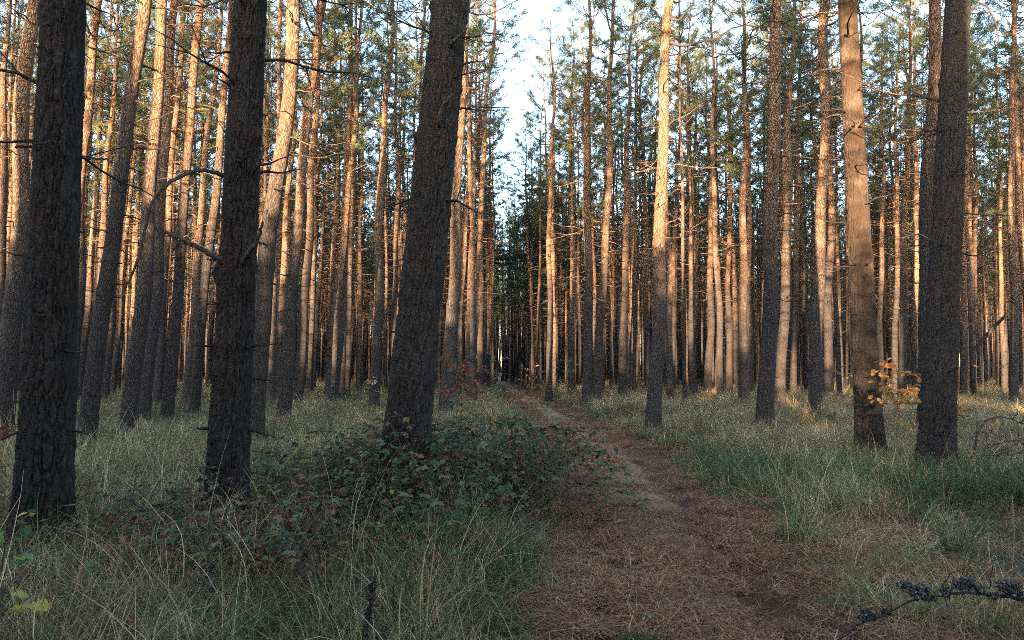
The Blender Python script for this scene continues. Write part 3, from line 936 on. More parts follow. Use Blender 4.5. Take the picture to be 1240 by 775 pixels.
rs = np.random.default_rng(9)
xs, ys_, sc = [], [], []
for d0, d1, dens, s in ((2.2, 8, 36, 1.0), (8, 14, 30, 1.0), (14, 24, 18, 1.1), (24, 42, 8, 1.25), (42, 75, 2.6, 1.5)):
    x, y = area_points(d0, d1, dens, rs)
    xs.append(x); ys_.append(y); sc.append(np.full(len(x), s))
X, Y, S = np.concatenate(xs), np.concatenate(ys_), np.concatenate(sc)
T = (X - path_x(Y)) / path_hw(Y)
n1 = fbm(X * .55, Y * .55, 41); n2 = fbm(X * .9 + 30, Y * .9, 44); rnd = rs.random(len(X))
onpath = np.abs(T) < 1.0 + .25 * (n2 - .5)
edge = np.clip((np.abs(T) - 1) / .9, 0, 1)
keep = np.where(onpath, rnd < np.where(np.abs(T - .02) < .34, .30, .03) + .40 * smooth(.70, 1.05, np.abs(T) + .5 * (n2 - .5)) + .5 * smooth(12, 26, Y) * (np.abs(T - .05) < .55), rnd < .35 + .65 * edge)
kind = np.zeros(len(X), int)                   # 0 green, 1 blue green, 2 straw, 3 low straw
left = T < 0
r2 = rs.random(len(X))
# left foreground: bluish tussocks with straw; further off pale straw with green
pb = np.where(left, np.where(Y < 9, .45, .15), np.where(Y < 13, .06, .0)) + .5 * (n1 - .5)
pb = pb + .9 * np.exp(-((X + .05) / .5) ** 2 - ((Y - 5.7) / .9) ** 2)
pb = np.where((~left) & (Y < 8.5), 0, pb)
pg = np.where(left, np.where(Y < 9, .12, .28), np.where(Y < 8.2, .10, np.where(Y < 13, .62, .04))) + .8 * (n2 - .5) + .35 * (edge > .1) * (edge < .7) * (Y > 7.5)
kind = np.where(r2 < pb, 1, np.where(r2 < pb + np.clip(pg, 0, 1), 0, 2))
kind = np.where((kind == 2) & (~left) & (Y < 8.0) & (rs.random(len(X)) < .75), 3, kind)
kind = np.where((kind == 2) & (edge < .4), 3, kind)
kind = np.where((rs.random(len(X)) < np.where(left, .16, .09)) & (Y < 13) & (edge > .25), 4, kind)
kind = np.where(onpath, 3, kind)
h = (.40 + .8 * n1 + .75 * (vnoise(X * 2.3, Y * 2.3, 47) - .35))
h = np.maximum(h, .22) * np.where(onpath, .45, .55 + .45 * edge)
h = h * np.where((~left) & (Y < 7.5), .75, 1.0) * (1 - .22 * smooth(10, 16, Y))
# brambles, not grass, fill the patch round the thick pine
inbr = np.exp(-(((X + .75) / 1.25) ** 2 + ((Y - 8.3) / 1.9) ** 2)) > .5
keep &= ~(inbr & (rs.random(len(X)) < .1))
keep &= ~((~left) & (Y < 8) & (rnd > .62))
k_ = keep
P = np.stack([X, Y, ground_z(X, Y)], 1)[k_]; n = len(P)
sc = (S * h * rs.uniform(.75, 1.3, len(X)))[k_]
wid = (S * rs.uniform(.9, 1.2, len(X)) * (1 + .7 * smooth(10, 22, Y)))[k_]
scatter('grass', grass_coll, P, np.stack([rs.normal(0, .08, n), rs.normal(0, .08, n), rs.random(n) * 6.28], 1),
        np.stack([wid, wid, sc], 1), kind[k_] * 4 + rs.integers(0, 4, n),
        'tangled green and straw coloured grass growing over the forest floor', 'grass')

# needle litter on the path and between the tufts
def litter_mesh(seed, n, rad):
    rs = np.random.default_rng(seed)
    V, F, RN = [], [], []
    for i in range(n):
        a = rs.random() * 6.283; r = rad * math.sqrt(rs.random()); b = rs.random() * 6.283
        L, w_ = rs.uniform(.03, .11), rs.uniform(.0012, .0025)
        if rs.random() < .025: L, w_ = rs.uniform(.012, .03), rs.uniform(.005, .012)
        d = np.array([math.cos(a), math.sin(a), rs.normal() * .22]); s_ = np.array([-d[1], d[0], 0]) * w_
        c = np.array([r * math.cos(b), r * math.sin(b), rs.uniform(.004, .022)])
        m = c + d * L * .5 + np.array([0, 0, rs.normal() * .006]); e = c + d * L + s_ * rs.normal() * 3
        k = len(V); V += [c - s_, c + s_, m + s_, m - s_, e + s_ * .6, e - s_ * .6]
        F += [(k, k + 1, k + 2, k + 3), (k + 3, k + 2, k + 4, k + 5)]; RN += [rs.random()] * 6
    return fast_mesh('litter', np.array(V), np.array(F), [M_LITTER], rnd=np.array(RN))
lit_coll = template_collection('litter', [litter_mesh(300 + k, 210, .2) for k in range(6)])
x1, y1 = area_points(2.5, 9, 30, rs); x2, y2 = area_points(9, 22, 9, rs); x3, y3 = area_points(22, 45, 2, rs)
X, Y = np.concatenate([x1, x2, x3]), np.concatenate([y1, y2, y3])
T = (X - path_x(Y)) / path_hw(Y)
k_ = (np.abs(T) < 1.15) | ((T > 0) & (T < 2.6) & (rs.random(len(X)) < .8)) | (rs.random(len(X)) < .18)
k_ &= ~((np.abs(T - .58) < .22) & (rs.random(len(X)) < .6)) & ~((np.abs(T + .62) < .14) & (rs.random(len(X)) < .4))
P = np.stack([X, Y, ground_z(X, Y) + .010], 1)[k_]; n = len(P)
s = rs.uniform(.8, 1.3, n) * (1 + .02 * P[:, 1])
scatter('needle_litter', lit_coll, P, np.stack([np.zeros(n), np.zeros(n), rs.random(n) * 6.28], 1), np.stack([s, s, s], 1),
        rs.integers(0, 6, n), 'reddish brown fallen pine needles strewn over the path', 'needle litter')

# brambles
def leaf_shape(L, W, fold=.25):
    """A pointed oval leaf folded along its rib: 8 points."""
    s = np.array([0, .3, .65, 1.0]); ww = np.array([0.02, .5, .40, .0]) * W
    c = np.stack([s * L, 0 * s, -.18 * L * s ** 2], 1)
    l_ = np.stack([s * L, ww, fold * ww - .18 * L * s ** 2], 1); r_ = np.stack([s * L, -ww, fold * ww - .18 * L * s ** 2], 1)
    V = np.concatenate([c, l_, r_])
    F = [(0, 1, 5, 4), (1, 2, 6, 5), (2, 3, 7, 6), (1, 0, 8, 9), (2, 1, 9, 10), (3, 2, 10, 11)]
    return V, F
OAK = np.array([(0, .03), (.12, .10), (.22, .20), (.30, .13), (.42, .30), (.52, .19), (.66, .33), (.76, .21), (.88, .20), (1.0, 0)])
def oak_leaf(L, W):
    n = len(OAK)
    c = np.stack([OAK[:, 0] * L, 0 * OAK[:, 0], -.15 * L * OAK[:, 0] ** 2], 1)
    up = c + np.stack([0 * OAK[:, 0], OAK[:, 1] * W * 1.6, .3 * OAK[:, 1] * W], 1)
    dn = c + np.stack([0 * OAK[:, 0], -OAK[:, 1] * W * 1.6, .3 * OAK[:, 1] * W], 1)
    F = [(i, i + 1, n + i + 1, n + i) for i in range(n - 1)] + [(i + 1, i, 2 * n + i, 2 * n + i + 1) for i in range(n - 1)]
    return np.concatenate([c, up, dn]), F
def rot_to(yaw, pitch, roll):
    return np.array(Euler((roll, pitch, yaw), 'XYZ').to_matrix())
def put_leaf(mb, shape, p, yaw, pitch, roll, mat, rnd):
    V, F = shape
    mb.add(V @ rot_to(yaw, pitch, roll).T + p, F, mat, rnd)

def bramble(seed):
    rs = np.random.default_rng(seed); mb = MB()
    for c in range(6):
        a = rs.random() * 6.283; L = rs.uniform(.5, 1.25); hgt = rs.uniform(.2, .78)
        s = np.linspace(0, 1, 9)
        az = a + rs.normal() * .5 * s
        pts = np.stack([np.cumsum(np.cos(az)) * L / 9, np.cumsum(np.sin(az)) * L / 9, hgt * np.sin(s * rs.uniform(2.2, 3.0)) + .02], 1)
        mb.tube(pts, np.linspace(.0045, .002, 9), 4, 0, cap=False)
        for f in np.linspace(.15, 1, int(L * 13)):
            p0 = np.array([np.interp(f, s, pts[:, i]) for i in range(3)])
            ya = a + rs.uniform(-1.6, 1.6)
            pet = p0 + np.array([math.cos(ya), math.sin(ya), .5]) * rs.uniform(.03, .06)
            rn = rs.random(); lf_ = rs.uniform(.03, .085)
            for da in (-.95, 0, .95):
                put_leaf(mb, leaf_shape(lf_ * rs.uniform(.8, 1.2), lf_ * rs.uniform(.5, .75)), pet, ya + da, rs.uniform(-.3, .5), rs.normal() * .35, 1, np.clip(rn + rs.normal() * .1, 0, 1))
    return mb.mesh('bramble', [M_CANE, M_BRAMBLE])
br_coll = template_collection('bramble', [bramble(400 + k) for k in range(5)])
P = []
while len(P) < 185:
    x, y = rs.uniform(-3.0, .55), rs.uniform(5.2, 12.5)
    if (x - float(path_x(y))) / float(path_hw(y)) > -1.12: continue
    if y < 7.6 and x > -.7 and rs.random() < .85: continue
    m = math.exp(-(((x + 1.05) / 1.2) ** 2 + ((y - 8.2) / 1.7) ** 2)) + .4 * math.exp(-(((x + 1.9) / .9) ** 2 + ((y - 6.8) / 1.2) ** 2)) + .5 * math.exp(-(((x + .2) / .6) ** 2 + ((y - 10.5) / 1.8) ** 2))
    if rs.random() < m: P.append((x, y, gz(x, y)))
P = np.array(P); n = len(P)
mound = np.exp(-(((P[:, 0] + .55) / .9) ** 2 + ((P[:, 1] - 8.5) / 1.5) ** 2))
s = rs.uniform(.7, 1.05, n)
scatter('bramble_undergrowth', br_coll, P, np.stack([rs.normal(0, .1, n), rs.normal(0, .1, n), rs.random(n) * 6.28], 1),
        np.stack([s, s, s * (.85 + .6 * mound)], 1), rs.integers(0, 5, n), 'dark green bramble thicket round the foot of the thick leaning pine', 'brambles')

# dead bracken and brown leaves
def bracken(seed):
    rs = np.random.default_rng(seed); mb = MB()
    for c in range(4):
        a = rs.random() * 6.283; L = rs.uniform(.35, .65)
        s = np.linspace(0, 1, 8)
        pts = np.stack([np.cos(a) * L * s, np.sin(a) * L * s, .30 * np.sin(s * 2.6) + .02], 1)
        mb.tube(pts, np.linspace(.004, .0015, 8), 4, 0, cap=False)
        for f in np.linspace(.2, 1, 22):
            p0 = np.array([np.interp(f, s, pts[:, i]) for i in range(3)]) + rs.normal(size=3) * .012
            for side in (-1, 1):
                if rs.random() < .25: continue
                put_leaf(mb, leaf_shape((.13 * (1.15 - f) + .02) * rs.uniform(.4, 1.1), .020, .5), p0, a + side * rs.uniform(.8, 1.3), rs.uniform(.2, 1.0), rs.normal() * .5, 1, rs.random())
    for c in range(10):
        put_leaf(mb, leaf_shape(rs.uniform(.04, .07), rs.uniform(.025, .04), .5), np.array([rs.normal() * .25, rs.normal() * .25, rs.uniform(.02, .2)]), rs.random() * 6.28, rs.uniform(-.5, .8), rs.normal(), 1, rs.random())
    return mb.mesh('bracken', [M_CANE, M_FERN])
bk_coll = template_collection('bracken', [bracken(420 + k) for k in range(4)])
P = []
while len(P) < 150:
    x, y = rs.uniform(-4.6, .2), rs.uniform(4.4, 11)
    m = math.exp(-(((x + 1.9) / .8) ** 2 + ((y - 6.0) / 1.0) ** 2)) + .7 * math.exp(-(((x + 1.5) / .8) ** 2 + ((y - 7.8) / 1.2) ** 2)) + .5 * math.exp(-(((x + 4.3) / .35) ** 2 + ((y - 7.6) / 1.2) ** 2)) + .04
    if (x - float(path_x(y))) / float(path_hw(y)) > -1.3: continue
    if rs.random() < m: P.append((x, y, gz(x, y)))
P = np.array(P); n = len(P); s = rs.uniform(.6, 1.05, n)
scatter('dead_bracken_undergrowth', bk_coll, P, np.stack([rs.normal(0, .15, n), rs.normal(0, .15, n), rs.random(n) * 6.28], 1),
        np.stack([s, s, s], 1), rs.integers(0, 4, n), 'reddish brown dead bracken lying in the grass between the near dark pines', 'dead bracken')

# bilberry and other small leaved herbs
def herb(seed):
    rs = np.random.default_rng(seed); mb = MB()
    for c in range(16):
        a = rs.random() * 6.283; L = rs.uniform(.18, .38); le = rs.uniform(.1, .6)
        s = np.linspace(0, 1, 5)
        pts = np.stack([np.cos(a) * (L * le * s + .05), np.sin(a) * (L * le * s + .05), L * s * (1 - .25 * le * s)], 1)
        mb.tube(pts, np.linspace(.0025, .001, 5), 3, 0, cap=False)
        for f in np.linspace(.2, 1, 13):
            p0 = np.array([np.interp(f, s, pts[:, i]) for i in range(3)])
            put_leaf(mb, leaf_shape(rs.uniform(.016, .03), rs.uniform(.010, .018)), p0, rs.random() * 6.28, rs.uniform(-.8, .4), rs.normal() * .4, 1, rs.random())
    return mb.mesh('herb', [M_STEM, M_HERB])
hb_coll = template_collection('herb', [herb(440 + k) for k in range(4)])
P = []
while len(P) < 640:
    y = math.sqrt(rs.uniform(6 ** 2, 24 ** 2)); x = rs.uniform(-.72, .72) * y
    tt = (x - float(path_x(y))) / float(path_hw(y))
    if abs(tt) < 1.3: continue
    m = 1.2 * math.exp(-(((x - 5.2) / .9) ** 2 + ((y - 9.4) / 1.1) ** 2)) + 1.0 * math.exp(-(((x - 6.3) / .8) ** 2 + ((y - 9.2) / .8) ** 2)) + .6 * math.exp(-(((x - 3.6) / 1.2) ** 2 + ((y - 11.5) / 1.5) ** 2)) + .03 * (fbm(x * .5, y * .5, 70) > .55)
    if x < 0: m += .12 * (fbm(x * .5, y * .5, 71) > .5) * (y > 9)
    if rs.random() < m: P.append((x, y, gz(x, y)))
P = np.array(P); n = len(P); s = rs.uniform(.8, 1.35, n)
scatter('bilberry_undergrowth', hb_coll, P, np.stack([rs.normal(0, .1, n), rs.normal(0, .1, n), rs.random(n) * 6.28], 1),
        np.stack([s, s, s], 1), rs.integers(0, 4, n), 'green small leaved bilberry clumps around the foot of the plated pine', 'bilberry')

# moss cushion on the path
def moss(seed):
    rs = np.random.default_rng(seed)
    V, F, RN = [], [], []
    for i in range(900):
        a = rs.random() * 6.283; r = math.sqrt(rs.random())
        c = np.array([r * math.cos(a) * .20, r * math.sin(a) * .07, .02 * (1 - r * r)])
        d = rs.normal(size=3); d[2] = abs(d[2]) + .8; d /= np.linalg.norm(d); s_ = np.cross(d, rs.normal(size=3)) * .0022
        k = len(V); L = rs.uniform(.012, .04); V += [c - s_, c + s_, c + d * L]; F.append((k, k + 1, k + 2)); RN += [rs.random()] * 3
    return fast_mesh('moss', np.array(V), np.array(F), [M_MOSS], rnd=np.array(RN))
q = at(783, 742, 4.62)
mo = link('moss_patch', moss(8), loc=(q.x, 4.62, gz(q.x, 4.62) + .015))
tag(mo, 'small patch of green moss in the middle of the path', 'moss', kind='stuff')

# ------------------------------------------------------------------ single plants and fallen wood
def ground_at(u, d):
    x = at(u, 440, d).x
    return np.array([x, d, gz(x, d)])

def sapling(name, u, d, h, label, cat, leafmat, stops, shape='oak', nleaf=60, spread=.35, low=.35, lean=.0, seed=1, leaf=(.06, .10), group=None, leaf_pitch=(-.3, .9)):
    """A thin stem with side twigs; its leaves are one mesh of their own."""
    rs = np.random.default_rng(seed)
    b = ground_at(u, d)
    root = link(name, None, loc=b)
    tag(root, label, cat, group)
    st, lf = MB(), MB()
    s = np.linspace(0, 1, 9)
    pts = np.stack([lean * h * s + .03 * np.sin(s * 5 + seed), .03 * np.sin(s * 4), h * s - .03], 1)
    st.tube(pts, np.linspace(.008, .003, 9) * max(1, h), 6)
    tips = []
    nb = max(4, int(nleaf / 9))
    for k in range(nb):
        f = rs.uniform(low, 1); p0 = np.array([np.interp(f, s, pts[:, i]) for i in range(3)])
        a = rs.random() * 6.283; L = spread * rs.uniform(.4, 1.0)
        e = p0 + np.array([math.cos(a), math.sin(a), rs.uniform(.05, .7)]) * L
        m = (p0 + e) / 2 + np.array([0, 0, .06 * L])
        st.tube([p0, m, e], [.004, .003, .002], 4)
        tips.append((p0, m, e, a))
    for k in range(nleaf):
        p0, m, e, a = tips[k % nb]
        f = rs.uniform(.35, 1.05)
        q = p0 * (1 - f) + e * f + rs.normal(size=3) * .02
        L = rs.uniform(*leaf)
        sh = oak_leaf(L, L * .75) if shape == 'oak' else leaf_shape(L, L * .6)
        put_leaf(lf, sh, q, a + rs.uniform(-1.8, 1.8), rs.uniform(*leaf_pitch), rs.normal() * .6, 0, rs.random())
    link('stem', st.mesh('stem', [M_STEM], True), root)
    if nleaf: link('foliage', lf.mesh('foliage', [leafmat]), root)
    return root

sapling('oak_sapling', 1090, 10.2, 1.58, 'small oak sapling with orange brown leaves between the two thick pines on the right', 'sapling', M_ORANGE, 0, nleaf=150, spread=.42, low=.70, lean=-.05, seed=3, leaf=(.06, .10))
sapling('oak_sapling', 1178, 11.6, .95, 'little oak sapling with a few ochre leaves just right of the plated pine', 'sapling', M_ORANGE, 0, nleaf=18, spread=.35, low=.6, seed=4, leaf=(.08, .12))
sapling('oak_sapling', 1120, 12.5, .7, 'low ochre leaved oak seedling at the foot of the dark rear pine', 'sapling', M_ORANGE, 0, nleaf=20, spread=.3, low=.3, seed=14, leaf=(.07, .11))
sapling('beech_sapling', 552, 14.5, 1.7, 'red leaved beech sapling behind the thick bramble pine', 'sapling', M_RED, 0, 'beech', nleaf=330, spread=.85, low=.15, seed=5, leaf=(.05, .085))
sapling('beech_sapling', 584, 15.5, 1.1, 'pale rusty beech sapling right of the red leaved one', 'sapling', M_ORANGE, 0, 'beech', nleaf=110, spread=.6, low=.1, seed=6, leaf=(.04, .07))
sapling('beech_sapling', -6, 7.4, 1.15, 'red and orange leaved beech twig reaching in at the left edge', 'sapling', M_RED, 0, 'beech', nleaf=80, spread=.5, low=.35, seed=7, leaf=(.06, .09))
sapling('bush', 1060, 24, 1.3, 'pale leaved low bush behind the foot of the orange lit pine', 'bush', M_HERB, 0, 'beech', nleaf=120, spread=.8, low=.2, seed=8, leaf=(.05, .09))
sapling('bush', 1026, 25, 1.25, 'yellowish low bush in the grass left of the orange lit pine', 'bush', M_YELLOW, 0, 'beech', nleaf=70, spread=.8, low=.2, seed=18, leaf=(.05, .08))
sapling('bush', 1192, 30, 1.5, 'low ochre bush under the leaning dead log', 'bush', M_ORANGE, 0, 'beech', nleaf=90, spread=.9, low=.2, seed=9, leaf=(.06, .09))
sapling('bush', 645, 38, 1.6, 'pale twiggy bush at the foot of the lit stems right of the path end', 'bush', M_FERN, 0, 'beech', nleaf=130, spread=1.0, low=.1, seed=10, leaf=(.07, .12))
sapling('bush', 690, 33, 1.7, 'dark twiggy bush left of the pair of pines at the path bend', 'bush', M_BRAMBLE, 0, 'beech', nleaf=150, spread=.8, low=.15, seed=11, leaf=(.07, .11))
sapling('bush', 595, 30, 2.0, 'pale leafed bush left of the far end of the path', 'bush', M_HERB, 0, 'beech', nleaf=120, spread=.7, low=.3, seed=12, leaf=(.07, .11))
sapling('bush', 442, 20, 1.2, 'small pale leaved bush beside the straight grey pine in pale grass', 'bush', M_STRAW, 0, 'beech', nleaf=60, spread=.6, low=.3, seed=13, leaf=(.05, .09))
sapling('oak_seedling', 14, 4.5, .62, 'oak seedling with green and yellow leaves at the lower left edge', 'seedling', M_OAKGREEN, 0, nleaf=26, spread=.24, low=.4, seed=21, leaf=(.07, .12), leaf_pitch=(-.2, .4))
sapling('oak_seedling', 6, 4.2, .38, 'low yellow leaved oak seedling in the lower left corner', 'seedling', M_YELLOW, 0, nleaf=9, spread=.2, low=.4, seed=22, leaf=(.09, .13), leaf_pitch=(-.2, .4))
sapling('bramble_shoot', 357, 6.0, .42, 'bramble shoot with teal leaves low in the grass left of the path', 'plant', M_TEAL, 0, 'beech', nleaf=9, spread=.18, low=.5, seed=23, leaf=(.06, .09))
for (u, d, h, nl, sd, lab) in [(482, 6.9, .62, 3, 24, 'yellow leaved shoot in front of the thick bramble pine'),
                               (404, 6.3, .5, 4, 25, 'yellow and green leaved shoot beside the bare forked sapling'),
                               (476, 6.0, .40, 3, 26, 'pale yellow leaf on a short shoot in the grass below the bramble pine'),
                               (364, 8.0, .75, 7, 27, 'yellow green leaved shoot behind the bare forked sapling'),
                               (166, 7.0, .66, 2, 28, 'single ochre leaf on a thin shoot in the grass between the two left pines'),
                               (440, 8.9, .85, 5, 29, 'ochre leaved shoot at the left foot of the thick bramble pine')]:
    sapling('leafy_shoot', u, d, h, lab, 'plant', M_ORANGE if 'ochre' in lab else M_YELLOW, 0, 'beech', nleaf=nl, spread=.08, low=.85, seed=sd, leaf=(.05, .075))
sapling('ground_ivy', 777, 4.95, .10, 'teal leaved seedling growing alone on the path', 'seedling', M_TEAL, 0, 'beech', nleaf=3, spread=.03, low=.6, seed=30, leaf=(.035, .05))

def wire(name, lines, label, cat, mat, group=None, extra=None, rough=0.0):
    """A thing of bare twigs, each line a list of (u, v, distance, radius) through the photograph."""
    mb = MB()
    o_ = np.array(at(*lines[0][0][:3]))
    for ln in lines:
        P = np.array([at(u, v, d) for u, v, d, r in ln]); rr = np.array([q[3] for q in ln])
        s = np.linspace(0, len(P) - 1, len(P) * 4)
        i = np.clip(s.astype(int), 0, len(P) - 2); f = (s - i)[:, None]
        p0, p1, p2, p3 = P[np.maximum(i - 1, 0)], P[i], P[i + 1], P[np.minimum(i + 2, len(P) - 1)]
        C = .5 * (2 * p1 + (p2 - p0) * f + (2 * p0 - 5 * p1 + 4 * p2 - p3) * f ** 2 + (3 * p1 - p0 - 3 * p2 + p3) * f ** 3)
        if rough: C = C + np.random.default_rng(int(ln[0][0])).normal(size=C.shape) * rough
        mb.tube(C - o_, np.interp(s, np.arange(len(P)), rr), 6)
    if extra: extra(mb, o_)
    o = link(name, mb.mesh(name, [mat] if not isinstance(mat, list) else mat, True), loc=o_)
    tag(o, label, cat, group)
    return o

wire('bare_sapling', [
    [(364, 640, 6.2, .006), (371, 600, 6.2, .006), (381, 570, 6.2, .0055), (395, 530, 6.2, .005), (405, 500, 6.2, .004), (412, 482, 6.2, .003), (421, 468, 6.2, .002)],
    [(390, 545, 6.2, .004), (389, 520, 6.25, .003), (398, 504, 6.3, .003), (394, 478, 6.3, .0015)],
    [(376, 585, 6.2, .004), (362, 566, 6.2, .003), (345, 548, 6.2, .003), (334, 530, 6.2, .002), (332, 500, 6.2, .0015)],
    [(405, 500, 6.2, .003), (404, 478, 6.25, .002), (407, 470, 6.25, .001)],
    [(394, 500, 6.25, .002), (380, 490, 6.25, .002), (364, 483, 6.25, .001)]],
    'bare forked sapling in the grass between the gnarled pine and the bramble pine', 'sapling', M_STEM)

def weed(mb, o_):
    rs = np.random.default_rng(50)
    a, b = np.array(at(440, 790, 4.0)) - o_, np.array(at(452, 702, 4.0)) - o_
    for k in range(150):
        f = rs.random(); p = a * (1 - f) + b * f
        put_leaf(mb, leaf_shape(rs.uniform(.015, .03), .014, .6), p + rs.normal(size=3) * .004, rs.random() * 6.28, rs.uniform(-.9, .4), rs.normal(), 0, .5)
wire('dry_weed_stalk', [[(440, 800, 4.0, .005), (446, 750, 4.0, .004), (452, 700, 4.0, .002)]],
     'dark dry weed stalk with rough seed scales near the bottom edge', 'weed', M_DARKSTALK, extra=weed)

# pale grass stalks that stand out singly
def plume(u, v, d, du, dv):
    def ex(mb, o_):
        rs = np.random.default_rng(int(u))
        a = np.array(at(u, v, d)) - o_; b = np.array(at(u + du, v + dv, d)) - o_
        for k in range(60):
            f = rs.random(); p = a * (1 - f) + b * f
            dirv = (b - a) / np.linalg.norm(b - a)
            e = p + dirv * .02 + rs.normal(size=3) * .005
            mb.tube([p, e], [.0014, .0006], 3, 0, cap=False)
    return ex
for (pts, pl, lab) in [
    ([(603, 770), (603, 690), (602, 640), (603, 612)], (603, 612, 0, -10), 'tall straight pale grass stalk near the bottom, left of the path'),
    ([(18, 640), (30, 610), (46, 588)], (30, 602, 28, -28), 'pale feathery grass head against the leftmost thick pine, upper of two leaning right'),
    ([(30, 650), (44, 612), (56, 590)], (46, 604, 19, -26), 'pale feathery grass head against the leftmost thick pine, steeper of two'),
    ([(40, 660), (58, 626), (70, 615)], (70, 614, 20, -3), 'drooping pale grass head at the right foot of the leftmost thick pine'),
    ([(525, 660), (526, 610), (522, 585)], (524, 608, -4, -26), 'short bright straw stalk in front of the bramble pine'),
    ([(490, 580), (500, 570), (512, 563)], (500, 570, 14, -8), 'bent straw blade before the foot of the bramble pine'),
    ([(690, 690), (712, 660), (740, 634), (762, 628)], (740, 633, 22, -4), 'long straw stalk arching over the left edge of the path'),
    ([(640, 640), (665, 620), (690, 612)], (690, 612, 14, -6), 'straw stalk leaning onto the path beside the green tussock'),
    ([(690, 700), (720, 690), (748, 692), (765, 705)], (748, 692, 16, 12), 'low straw stalk bent down onto the path'),
    ([(1028, 600), (1046, 560), (1058, 522)], (1046, 540, 8, -18), 'pale grass stalk in front of the orange lit thick pine'),
    ([(1108, 620), (1100, 575), (1094, 540)], (1100, 560, -6, -20), 'pale grass stalk left of the green clumps by the plated pine'),
    ([(1225, 700), (1228, 650), (1226, 600)], (1227, 640, -1, -40), 'upright straw stalk at the right edge above the lichen branch')]:
    d = {0: 5.0}.get(0)
    v0 = pts[0][1]; d = max(4.0, min(9.0, 950 * 1.45 / (v0 - 440)))
    wire('grass_stalk', [[(u, v, d - .03 * i, .0026 - .0004 * i) for i, (u, v) in enumerate(pts)]], lab, 'grass stalk', M_STRAW, 'pale grass stalks', plume(pl[0], pl[1], d - .08, pl[2], pl[3]))

# dead branch heap by the right edge
def heap():
    ln = []
    rs = np.random.default_rng(61)
    ln.append([(1180, 545, 9.6, .012), (1186, 520, 9.6, .011), (1196, 509, 9.6, .010), (1214, 505, 9.6, .009), (1236, 512, 9.7, .008), (1262, 520, 9.8, .006)])
    ln.append([(1186, 520, 9.6, .009), (1178, 528, 9.5, .007), (1172, 545, 9.5, .004)])
    for (u, v, u2, v2) in [(1196, 512, 1196, 540), (1214, 505, 1204, 530), (1214, 505, 1228, 535), (1226, 508, 1232, 496), (1232, 510, 1240, 540), (1200, 540, 1260, 530), (1190, 552, 1250, 545), (1205, 548, 1240, 528), (1236, 512, 1250, 500)]:
        ln.append([(u, v, 9.6, .006), ((u + u2) / 2 + rs.normal() * 3, (v + v2) / 2 + rs.normal() * 2, 9.5, .005), (u2, v2, 9.5, .003)])
    for k in range(22):
        u, v = rs.uniform(1186, 1262), rs.uniform(520, 556); du, dv = rs.uniform(-26, 26), rs.uniform(-16, 8)
        ln.append([(u, v, 9.5, .005), (u + du * .5, v + dv * .5 - 3, 9.4, .004), (u + du, v + dv, 9.4, .002)])
    return ln
wire('fallen_branch', heap(), 'bare dead branch with arching twigs lying in the grass at the right edge', 'branch', M_TWIG, rough=.004)
wire('leaning_log', [[(1180, 424, 33, .085), (1190, 412, 33, .08), (1203, 397, 33, .075), (1220, 380, 33, .06)]],
     'dark dead log leaning against a stem far back on the right', 'log', M_DARKSTALK)

# fallen twig with grey lichen tufts, lower right
def lichen(mb, o_):
    rs = np.random.default_rng(70)
    for (u, v, d, r, n) in [(1050, 745, 4.32, .05, 420), (1072, 742, 4.34, .03, 120), (1112, 716, 4.42, .06, 560), (1126, 724, 4.42, .03, 140), (1204, 722, 4.42, .03, 150), (1096, 708, 4.45, .03, 120), (1168, 708, 4.45, .06, 520), (1146, 716, 4.42, .035, 160), (1186, 714, 4.42, .03, 140), (1222, 712, 4.42, .065, 620), (1236, 722, 4.42, .04, 200)]:
        c = np.array(at(u, v, d)) - o_
        for k in range(n):
            q = rs.normal(size=3); q /= np.linalg.norm(q); q *= r * .95 * rs.random() ** .8 * np.array([1.25, .9, .7])
            put_leaf(mb, leaf_shape(rs.uniform(.012, .026), rs.uniform(.006, .014), .5), c + q, rs.random() * 6.28, rs.uniform(-1.2, 1.2), rs.normal(), 1, rs.random())
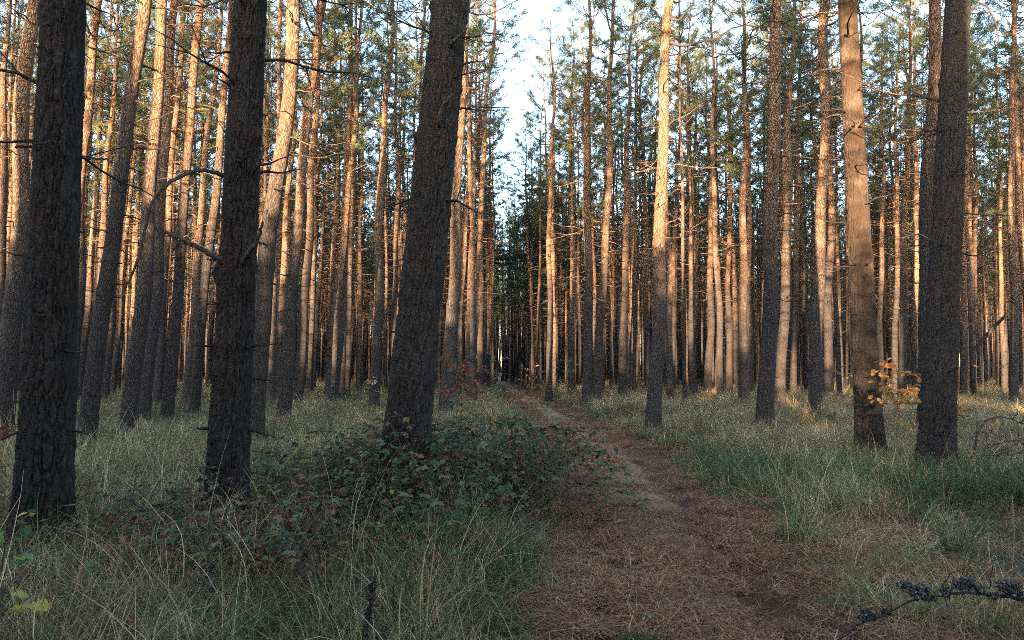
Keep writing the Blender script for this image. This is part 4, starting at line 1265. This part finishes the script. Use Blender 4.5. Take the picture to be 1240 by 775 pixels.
lb = wire('lichen_branch', [
    [(1015, 775, 4.2, 0.0035), (1040, 757, 4.3, 0.0049), (1068, 746, 4.33, 0.0042), (1100, 730, 4.4, 0.0049), (1136, 722, 4.42, 0.0070), (1170, 718, 4.42, 0.0077), (1206, 721, 4.42, 0.0084), (1250, 728, 4.42, 0.0091)],
    [(1198, 716, 4.42, 0.0035), (1200, 696, 4.4, 0.0028), (1201, 679, 4.38, 0.0021)],
    [(1140, 712, 4.42, 0.0028), (1150, 696, 4.4, 0.0028), (1166, 693, 4.4, 0.0021), (1182, 700, 4.4, 0.0021)],
    [(1166, 694, 4.4, 0.0021), (1167, 684, 4.4, 0.0017)],
    [(1144, 722, 4.42, 0.0028), (1148, 736, 4.4, 0.0021)]],
    'fallen branch with dark grey lichen tufts lying in dry grass at the lower right', 'branch', [M_DARKSTALK, M_LICHEN], extra=lichen, rough=.0035)

def ground_twig(u1, v1, u2, v2, r, lab):
    d1, d2 = 950 * 1.6 / (v1 - 440), 950 * 1.6 / (v2 - 440)
    a, b = at(u1, v1, d1), at(u2, v2, d2)
    pts = []
    rs = np.random.default_rng(int(u1))
    for f in np.linspace(0, 1, 6):
        x, y = a.x * (1 - f) + b.x * f + rs.normal() * .012, a.y * (1 - f) + b.y * f + rs.normal() * .012
        pts.append((x, y, gz(x, y) + .028 + r + .01 * rs.random()))
    o_ = np.array(pts[0]); mb = MB()
    P = np.array(pts) - o_
    mb.tube(P, np.linspace(r, r * .5, 6), 6)
    m = P[3]; mb.tube([m, m + np.array([.06, .05, .01])], [r * .6, r * .3], 5)
    o = link('twig', mb.mesh('twig', [M_TWIG], True), loc=o_)
    tag(o, lab, 'twig', 'twigs fallen on the path')
ground_twig(872, 626, 896, 619, .008, 'pale thick twig on the right wheel track, nearest the green grass')
ground_twig(884, 635, 906, 641, .006, 'thin twig on the right wheel track below the pale thick one')
ground_twig(902, 720, 934, 727, .006, 'dark straight twig low on the right wheel track')
ground_twig(674, 775, 710, 748, .007, 'curved twig at the bottom left corner of the path')
ground_twig(708, 545, 740, 548, .010, 'short dark twig in the middle of the path further up')
ground_twig(716, 640, 738, 660, .006, 'thin twig at the left edge of the path beside the tussock')
